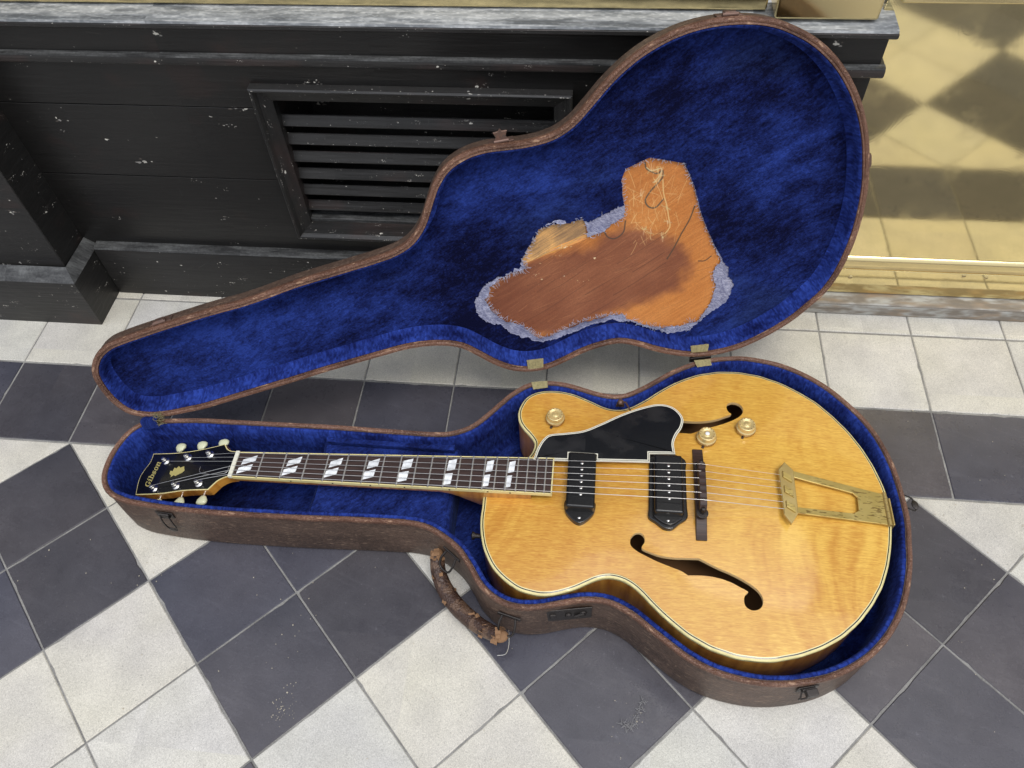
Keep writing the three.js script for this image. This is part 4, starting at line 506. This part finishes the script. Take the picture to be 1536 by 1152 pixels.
// ------------------------------------------------------------------ the archtop guitar
const GY = 0.0132, gy = (y) => y - GY;
const guitar = thing('archtop_guitar', 'blonde single cutaway archtop electric guitar lying in the plush lined case', 'guitar', [0.11825, GY, -0.14215], 0.00217);
const bodyP = spline(BODY_OUTLINE, 360), archU = dome(bodyP, 0.004), RIM = gy(0.1), topY = (x, z) => RIM + 0.0165 * Math.pow(archU(x, z), 0.85);
{
  const hole = spline(F_HOLE.slice(0, 11), 60, false).concat(spline(F_HOLE.slice(10, 30), 110, false).slice(1), spline(F_HOLE.slice(29).concat([F_HOLE[0]]), 40, false).slice(1, -1));
  const low = hole.map(([x, z]) => [x, z - 0.001]), up = hole.map(([x, z]) => [x - 0.003, -z + 0.009]).reverse();
  const body = obj('body', [sheet(offset(bodyP, 0.0047), [low, up], topY, 0.0062)], M.top, guitar);
  body.geometry.computeBoundingBox(); M.top.map.offset.set(-0.33 / 0.62, 0.24 / 0.48);
  obj('rim', [sweep(bodyP, [[0.0002, RIM - 0.0055], [0, RIM - 0.02], [0, 0.008]], 0.9)], M.maple, body);
  obj('back', [sheet(offset(bodyP, 0.0002), [], () => 0.0012, 0.03, true), sweep(bodyP, [[-0.0002, 0.0085], [-0.0003, 0.004], [0.0012, 0.001]], 0.9)], M.maple, body);
  obj('interior', [sheet(offset(bodyP, 0.003), [], () => 0.0035, 0.03), sweep(offset(bodyP, 0.003), [[0, RIM - 0.004], [0, 0.0035]], 0.9)], M.inner, body);
  obj('binding', sweep(bodyP, [[0.0001, RIM - 0.0056], [-0.0003, RIM - 0.0052], [-0.0004, RIM - 0.0012], [0.0004, RIM + 0.0001], [0.0023, RIM + 0.0006], [0.0023, RIM - 0.002]], 0.9), M.cream, body);
  obj('purfling', sweep(bodyP, [[0.0023, RIM - 0.002], [0.0023, RIM + 0.0005], [0.0037, RIM + 0.0009], [0.0037, RIM - 0.002]], 0.9), M.black, body);
  obj('purfling', sweep(bodyP, [[0.0037, RIM - 0.002], [0.0037, RIM + 0.0009], [0.0048, RIM + 0.0012], [0.0048, RIM - 0.002]], 0.9), M.cream, body);
  for (const h of [low, up]) obj('sound_hole_edge', sweep(h, [[0, 0], [0, -0.0055]], 0.8, (x, z, y) => topY(x, z) + y - 0.00005), M.cut, body);
  const sb = lathe([[0, 0.014], [0.0055, 0.013], [0.006, 0.011], [0.0035, 0.008], [0.003, 0.002], [0.005, 0]], 20); sb.rotateZ(Math.PI / 2); sb.translate(0.3655, gy(0.082), 0.075); obj('strap_button', sb, M.iron, body);
}
const PITCH = Math.atan(0.052), bdY = (x) => gy(0.104) + 0.052 * x, bw = (x) => mix(0.0208, 0.0284, x / 0.4588), fretX = (n) => 0.65 * (1 - Math.pow(2, -n / 12));
{ // neck with heel
  const rings = [], N = 40, K = 18; for (let i = 0; i <= N; i++) { const x = mix(0.004, 0.43, i / N), hb = sstep(0.30, 0.375, x), dp = mix(0.0165, 0.019, x / 0.4) + hb * 0.062, w = bw(x) - 0.0006; for (let k = 0; k <= K; k++) { const a = k / K * Math.PI, c = Math.cos(a), s = Math.sin(a); rings.push(x, bdY(x) - 0.0061 - dp * Math.pow(s, 0.8), w * Math.sign(c) * Math.pow(Math.abs(c), 0.75) * (1 - 0.25 * hb * s)); } }
  const idx = [], uv = []; for (let i = 0; i <= N; i++) for (let k = 0; k <= K; k++) { uv.push(i / N * 0.43, k / K * 0.06); if (i < N && k < K) { const a = i * (K + 1) + k, b = a + K + 1; idx.push(a, a + 1, b, a + 1, b + 1, b); } }
  const g = new THREE.BufferGeometry(); g.setAttribute('position', new THREE.Float32BufferAttribute(rings, 3)); g.setAttribute('uv', new THREE.Float32BufferAttribute(uv, 2)); g.setIndex(idx); g.computeVertexNormals(); obj('neck', g, M.maple, guitar);
}
{ // fingerboard in its own pitched frame, top at y = 0
  const f = obj('fingerboard', slab([[0.003, -bw(0.003) + 0.0016], [0.003, bw(0) - 0.0016], [0.4572, bw(0.4588) - 0.0016], [0.4572, -bw(0.4588) + 0.0016]], -0.006, 0, 0.0002), M.rosewood, guitar); f.position.y = gy(0.104); f.rotation.z = PITCH;
  for (const s of [-1, 1]) obj('binding', slab([[0.003, s * (bw(0) - 0.0016)], [0.003, s * bw(0)], [0.459, s * bw(0.459)], [0.459, s * (bw(0.459) - 0.0016)]].sort(() => 0), -0.0062, 0.0001, 0.0002), M.cream, f);
  obj('binding', box(0.4572, 0.459, -0.0062, 0.0001, -bw(0.459), bw(0.459), 0.0002), M.cream, f);
  obj('nut', box(-0.003, 0.0029, -0.004, 0.0022, -0.0214, 0.0214, 0.0007), M.ivory, f);
  for (let n = 1; n <= 20; n++) { const x = fretX(n) + 0.003, w = bw(x) - 0.0003; obj('fret', rod([x, 0.0002, -w], [x, 0.0002, w], 0.0012, 10).scale(1, 1, 1), M.fret, f); }
  const H = { 1: [9.2, 9], 3: [9.8, 9], 5: [10.6, 8], 7: [12.2, 6.5], 9: [14.6, 4.5], 12: [17.2, 3], 15: [17.6, 2.6], 17: [17.8, 2.4] };
  for (const n of [1, 3, 5, 7, 9, 12, 15, 17]) {
    const a = n === 1 ? 0.006 : fretX(n - 1) + 0.003, b = fretX(n) + 0.003, L = b - a, [hh, rise] = H[n], h = hh / 1000, r = rise * 0.8 / 1000, xa = mix(a, b, 0.17), xb = mix(a, b, 0.75), g = 0.0028;
    obj('inlay', slab([[xa, -g - h + r / 2 + 0.0006], [xa - 0.001, -g + r / 2], [xb - 0.001, -g - r / 2], [xb, -g - h - r / 2]], -0.001, 0.0003, 0.0001), M.pearl, f);
    obj('inlay', slab([[xa - 0.003, g + r / 2 - 0.0005], [xa - 0.004, g + h + r / 2], [xb - 0.004, g + h - r / 2], [xb - 0.003, g - r / 2]], -0.001, 0.0003, 0.0001), M.pearl, f);
  }
  for (const n of [3, 5, 7, 9, 12, 15, 17]) { const x = (fretX(n - 1) + fretX(n)) / 2 + 0.003; obj('side_dot', cyl(0.0012, 0.0012, 0.0006, 0, 0, 0, 10).rotateX(Math.PI / 2).translate(x, -0.003, bw(x) + 0.0001), M.black, f); }
}
{ // headstock: s runs from the nut towards the tip
  const HS = spline([...HEADSTOCK.slice(1, 4)], 14, false).concat(spline(HEADSTOCK.slice(3, 8), 30, false).slice(1), spline(HEADSTOCK.slice(7, 13), 30, false).slice(1), spline(HEADSTOCK.slice(12, 17), 26, false).slice(1), spline(HEADSTOCK.slice(16, 21), 16, false).slice(1)).map(([s, z]) => [-s, z]);
  HS.push([0.004, 0.0178], [0.004, -0.0222]);
  const hs = obj('headstock', slab(HS, -0.0155, -0.0012, 0.0004), M.maple, guitar); hs.position.y = gy(0.1); hs.rotation.z = 15 * Math.PI / 180;
  obj('binding', slab(HS, -0.0011, 0, 0.0003), M.cream, hs);
  obj('face_veneer', slab(offset(HS, 0.0013), -0.0009, 0.0004, 0.0002), M.black, hs);
  const posts = [[0.1278, -0.0178], [0.0888, -0.0204], [0.0503, -0.0224], [0.129, 0.0291], [0.0908, 0.0274], [0.0516, 0.0262]];
  posts.forEach(([s, z], i) => {
    obj('tuner_post', [lathe([[0, 0.0095], [0.0026, 0.0095], [0.003, 0.0088], [0.0026, 0.0068], [0.0026, 0.005], [0.0033, 0.0032], [0.0036, 0.002], [0.0058, 0.0017], [0.006, 0.0004]], 18).translate(-s, 0, z), rod([-s - 0.0034, 0.0072, z], [-s + 0.0034, 0.0072, z], 0.0008, 6), new THREE.TorusGeometry(0.0033, 0.0007, 6, 16).rotateX(Math.PI / 2).translate(-s, 0.0055, z)], M.nickel, hs);
    const k = i < 3 ? -1 : 1, edge = k < 0 ? -0.035 : 0.037, zb = k * 0.043; obj('tuner_shaft', rod([-s + 0.006, -0.011, edge - k * 0.01], [-s + 0.006, -0.011, zb], 0.002, 10), M.nickel, hs);
    const b = lathe([[0, 0.0075], [0.005, 0.007], [0.0085, 0.0045], [0.0088, 0], [0.006, -0.0045], [0.0042, -0.007], [0, -0.0075]], 20); b.scale(1, 1, 0.5); b.rotateX(k * Math.PI / 2); b.translate(-s + 0.006, -0.0105, zb + k * 0.005); obj('tuner_button', b, M.button, hs);
  });
  // crown shaped inlay and script lettering
  const crown = CROWN.map(([s, z]) => [-s, z]); const cr = [[-0.112, 0.0052], [-0.1128, -0.0004], [-0.1082, 0.0006], [-0.1075, -0.0052], [-0.103, -0.0036], [-0.1005, -0.0072], [-0.0965, -0.0042], [-0.0905, -0.0062], [-0.0885, -0.0015], [-0.0868, 0.0008], [-0.0895, 0.0045], [-0.095, 0.0072], [-0.1, 0.0098], [-0.1035, 0.0078], [-0.1075, 0.0112], [-0.1085, 0.0076]];
  obj('crown_inlay', slab(cr, 0.0002, 0.0006, 0.0001), M.goldInlay, hs);
  const font = await new FontLoader().loadAsync('fonts/droid/droid_serif_bold.typeface.json');
  const tg = new TextGeometry('Gibson', { font, size: 0.0094, depth: 0.0005, curveSegments: 5, bevelEnabled: false }); tg.computeBoundingBox(); const bb = tg.boundingBox; tg.translate(-(bb.max.x + bb.min.x) / 2, 0, 0); tg.scale(0.94, 1, 1);
  tg.applyMatrix4(new THREE.Matrix4().makeShear(0, 0, 0.28, 0, 0, 0)); // slanted
  tg.applyMatrix4(new THREE.Matrix4().makeBasis(new THREE.Vector3(0.10, 0, -0.995), new THREE.Vector3(-0.995, 0, -0.10), new THREE.Vector3(0, 1, 0))); tg.translate(-0.1385, 0.0003, 0.0045); obj('script_logo', boxuv(tg), M.goldInlay, hs);
  obj('loose_string_end', tube(CURL.map(([s, z]) => [-s, 0.0042, z]), 0.00045, 60, 5), M.string, hs);
  // strings from posts to nut to bridge to tailpiece
  const hp = (s, y, z) => { const a = 15 * Math.PI / 180, x = -s, c = Math.cos(a), n = Math.sin(a); return [x * c - y * n, gy(0.1) + x * n + y * c, z]; };
  const order = [2, 1, 0, 3, 4, 5], gauge = [0.00034, 0.00038, 0.00044, 0.0005, 0.00056, 0.00062];
  order.forEach((pi, i) => { const [s, z] = posts[pi], t = i / 5, k = z < 0 ? 1 : -1, zn = mix(-0.0172, 0.0182, t), zb = mix(-0.0222, 0.0318, t), zt = mix(-0.0243, 0.027, t); obj('string', tube([hp(s, 0.006, z + k * 0.003), [-0.0005, gy(0.1066), zn], [0.6555, gy(0.1455), zb], [0.7625, gy(0.1265), zt]], gauge[i] * 0.82, 60, 5, false), M.string, guitar); });
}
{ // pickups
  const cover = (x0, x1, z0, z1, y0, y1) => { const g = new RoundedBoxGeometry(x1 - x0, y1 - y0, z1 - z0, 4, 0.0032); g.translate((x0 + x1) / 2, (y0 + y1) / 2, (z0 + z1) / 2); return boxuv(g); };
  const screw = (x, y, z, p) => { obj('pole_screw', lathe([[0, 0.0007], [0.0016, 0.0006], [0.0023, 0.0002], [0.0024, -0.001]], 14).translate(x, y, z), M.nickel, p); obj('screw_slot', box(x - 0.0019, x + 0.0019, y + 0.0004, y + 0.00085, z - 0.0003, z + 0.0003, 0.0001), M.iron, p); };
  const p1 = obj('pickup', [cover(0.4775, 0.516, -0.0385, 0.0465, gy(0.105), gy(0.1315)), slab(spline([[0.4772, 0.030], [0.4772, 0.0455], [0.481, 0.052], [0.490, 0.0605], [0.4965, 0.0632], [0.503, 0.0605], [0.512, 0.052], [0.516, 0.0455], [0.516, 0.030]], 60), gy(0.104), gy(0.118), 0.0012)], M.pickup, guitar);
  for (let i = 0; i < 6; i++) screw(0.4967, gy(0.1316), mix(-0.0207, 0.0275, i / 5), p1); screw(0.4965, gy(0.1182), 0.0552, p1);
  const ring = spline(dense(PICKUP_RING, 0.014), 90);
  const p2 = obj('pickup', [cover(0.594, 0.6318, -0.0405, 0.0478, gy(0.11), gy(0.1355)), slab(spline([[0.594, 0.035], [0.594, 0.0465], [0.6, 0.0535], [0.609, 0.0585], [0.6165, 0.0592], [0.625, 0.054], [0.6318, 0.047], [0.6318, 0.035]], 50), gy(0.118), gy(0.1235), 0.001)], M.pickup, guitar); obj('mounting_ring', slab(ring, gy(0.106), gy(0.1205), 0.0015), M.pickup, p2);
  for (let i = 0; i < 6; i++) screw(0.6131, gy(0.1356), mix(-0.0225, 0.0277, i / 5), p2); screw(0.6125, gy(0.1237), 0.0535, p2);
}
{ // pickguard, bound in cream and black
  const P = spline(PICKGUARD.slice(0, 17), 120, false).concat(dense(PICKGUARD.slice(16), 0.004, false).slice(1)); const layer = (d, y0, y1, m, n, p) => obj(n, slab(offset(P, d), gy(y0), gy(y1), 0.0001), m, p);
  const pg = layer(0.0034, 0.1245, 0.1272, M.guard, 'pickguard', guitar); layer(0, 0.124, 0.1265, M.ivory, 'binding', pg); layer(0.0012, 0.1242, 0.1267, M.black, 'binding', pg); layer(0.0019, 0.1243, 0.1269, M.ivory, 'binding', pg);
  const br = [tube([[0.562, gy(0.122), -0.12], [0.556, gy(0.114), -0.139], [0.551, gy(0.108), -0.1435]], 0.0014, 16, 6, false)], s = new THREE.Shape(V2([[-0.006, 0], [-0.0035, 0.013], [0, 0.016], [0.0035, 0.013], [0.006, 0]])), e = new THREE.ExtrudeGeometry(s, { depth: 0.0025, bevelEnabled: true, bevelSize: 0.0004, bevelThickness: 0.0004, bevelSegments: 1 }); e.translate(0.549, gy(0.094), -0.1475); br.push(e, lathe([[0, 0.004], [0.003, 0.0034], [0.0038, 0]], 14).rotateX(Math.PI / 2).translate(0.549, gy(0.106), -0.144)); obj('support_bracket', br, M.ironRust, pg);
}
{ // floating bridge
  const sh = new THREE.Shape(); sh.moveTo(-0.069, 0.0); sh.lineTo(-0.069, 0.0045); sh.bezierCurveTo(-0.05, 0.006, -0.046, 0.012, -0.03, 0.0125); sh.lineTo(0.03, 0.0125); sh.bezierCurveTo(0.046, 0.012, 0.05, 0.006, 0.069, 0.0045); sh.lineTo(0.069, 0); sh.bezierCurveTo(0.03, 0.0045, -0.03, 0.0045, -0.069, 0);
  const g = new THREE.ExtrudeGeometry(sh, { depth: 0.0125, bevelEnabled: true, bevelSize: 0.0008, bevelThickness: 0.0008, bevelOffset: -0.0008, bevelSegments: 2, curveSegments: 10 }); g.rotateY(Math.PI / 2); g.translate(0.6495, gy(0.1125), 0.0062);
  const b = obj('bridge', boxuv(g), M.rosewood, guitar); const sd = new THREE.Shape(); sd.moveTo(-0.036, 0); sd.lineTo(-0.036, 0.005); for (let i = 0; i <= 12; i++) { const x = mix(-0.032, 0.032, i / 12); sd.lineTo(x, 0.0095 + 0.0022 * (1 - (x / 0.034) ** 2) + (i % 2 ? 0.0006 : 0)); } sd.lineTo(0.036, 0.005); sd.lineTo(0.036, 0);
  const s = new THREE.ExtrudeGeometry(sd, { depth: 0.008, bevelEnabled: true, bevelSize: 0.0006, bevelThickness: 0.0006, bevelOffset: -0.0006, bevelSegments: 2 }); s.rotateY(Math.PI / 2); s.translate(0.652, gy(0.1335), 0.006); obj('saddle', boxuv(s), M.rosewood, b);
  for (const z of [-0.0275, 0.0435]) { obj('thumbwheel', lathe([[0.002, 0.0016], [0.0072, 0.0016], [0.0079, 0.001], [0.0079, -0.001], [0.0072, -0.0016], [0.002, -0.0016]], 28).translate(0.6557, gy(0.1305), z), M.iron, b); obj('bridge_post', lathe([[0, 0.0155], [0.0025, 0.015], [0.0028, 0.013], [0.0028, 0]], 14).translate(0.6557, gy(0.1285), z), M.iron, b); }
}
{ // trapeze tailpiece
  const bar = obj('tailpiece', slab(TAILBAR.map(([x, z]) => [x, z]), gy(0.1215), gy(0.127), 0.0012), M.gold, guitar);
  for (const zc of [-0.021, 0.0015, 0.024]) { const q = [[0.7655, zc - 0.0085], [0.7655, zc + 0.0012], [0.7762, zc + 0.0085], [0.7762, zc - 0.0012]]; obj('raised_block', slab(q, gy(0.1268), gy(0.1297), 0.0008), M.goldWorn, bar); }
  const arm = slab(TAILARM.map(([x, z]) => [x < 0.79 ? x - 0.012 : x, z]), 0, 0.0028, 0.0005), p = arm.attributes.position; for (let i = 0; i < p.count; i++) { const x = p.getX(i); p.setY(i, p.getY(i) + gy(0.1215) - (x - 0.785) / 0.114 * 0.0145); } arm.computeVertexNormals(); obj('trapeze_frame', toCreasedNormals(arm, 0.15), M.goldWorn, bar);
  for (let k = 0; k < 5; k++) obj('hinge_knuckle', rod([0.9015, gy(0.1085), -0.0165 + k * 0.0098], [0.9015, gy(0.1085), -0.0165 + k * 0.0098 + 0.0093], 0.0029, 14), M.gold, bar);
  obj('tail_plate', box(0.9082, 0.9102, gy(0.03), gy(0.104), -0.012, 0.028, 0.0006), M.gold, bar);
}
{ // knobs
  [[0.4545, -0.1069], [0.6687, -0.0817], [0.7249, -0.1024]].forEach(([x, z], i) => {
    const y = topY(x, z), prof = [[0.0002, 0.0150], [0.0028, 0.0150], [0.0032, 0.0146], [0.0034, 0.0136], [0.0066, 0.0134], [0.0092, 0.0146], [0.0108, 0.0146], [0.0116, 0.0138], [0.0119, 0.009], [0.0124, 0.0078], [0.0135, 0.0072], [0.0137, 0.0062], [0.0133, 0.0022], [0.0128, 0.0016], [0.006, 0.0016]];
    const k = obj('knob', lathe(prof, 48).translate(x, y + 0.0015, z), M.knob, guitar); const rib = []; for (let j = 0; j < 40; j++) { const a = j / 40 * 6.2832; rib.push(box(-0.0004, 0.0004, 0.0018, 0.0066, 0.0131, 0.014, 0.0002).rotateY(a).translate(x, y + 0.0015, z)); } obj('knurled_skirt', rib, M.knobRim, k);
    const marks = []; for (let j = 0; j < 11; j++) { const a = 0.6 + j / 11 * 5.2; marks.push(box(-0.0006, 0.0006, 0.0143, 0.01485, 0.0088, 0.0106, 0.0002).rotateY(a).translate(x, y + 0.0015, z)); } obj('dial_mark', marks, M.knobRim, k);
    if (i === 1) obj('cap', lathe([[0, 0.0158], [0.0024, 0.0156], [0.003, 0.015], [0.003, 0.0146]], 18).translate(x, y + 0.0015, z), M.pearl, k);
    obj('shaft_nut', cyl(0.0052, 0.0054, 0.0026, x, y + 0.0012, z, 6), M.iron, k); const ptr = box(-0.0018, 0.0018, 0.0006, 0.0016, 0.004, 0.0165, 0.0003).rotateY(-0.35).translate(x, y + 0.0005, z); obj('pointer', ptr, M.leather, k);
  });
}
// ------------------------------------------------------------------ dust on the floor
{
  const g = []; for (let i = 0; i < 90; i++) { const t = rnd(), x = 0.683 + 0.026 * t + rr(-1, 1) * 0.002, z = 0.135 - 0.0 + (t < 0.6 ? 0.006 * Math.sin(t * 5) : -0.03 * (t - 0.6) / 0.4) + rr(-1, 1) * 0.002, a = rr(0, 6.28), l = rr(0.003, 0.008); g.push(tube([[x, 0.0003, z], [x + Math.cos(a) * l * 0.5, rr(0.0006, 0.004), z + Math.sin(a) * l * 0.5], [x + Math.cos(a) * l, rr(0.0003, 0.002), z + Math.sin(a) * l]], 0.0003, 5, 4)); }
  tag(obj('lint', g, M.fluff), 'small curl of grey lint lying on a dark tile', 'lint');
  const c = []; const cl = (x, z, n, s) => { for (let i = 0; i < n; i++) { const r = rr(0.0002, 0.0008) * (rnd() < 0.1 ? 1.6 : 1), a = rr(0, 6.28), d = Math.sqrt(rnd()) * s; c.push(new THREE.IcosahedronGeometry(r, 0).scale(1, 0.6, 1.3).rotateY(a).translate(x + Math.cos(a) * d, r * 0.4, z + Math.sin(a) * d * 1.5)); } };
  cl(0.2485, 0.152, 34, 0.02); cl(0.243, 0.165, 14, 0.008); cl(0.0, -0.03, 16, 0.03); cl(0.69, 0.14, 14, 0.03); cl(0.45, 0.05, 20, 0.2); cl(1.2, -0.05, 30, 0.18); cl(1.2, -0.3, 26, 0.14); cl(0.0, 0.0, 26, 0.2); cl(0.2, -0.29, 20, 0.12); cl(0.2, 0.03, 20, 0.06);
  kind(tag(obj('floor_crumbs', c, M.crumb), 'pale crumbs and grit scattered on the dark tiles', 'crumbs'), 'stuff');
}
renderer.render(scene, camera);
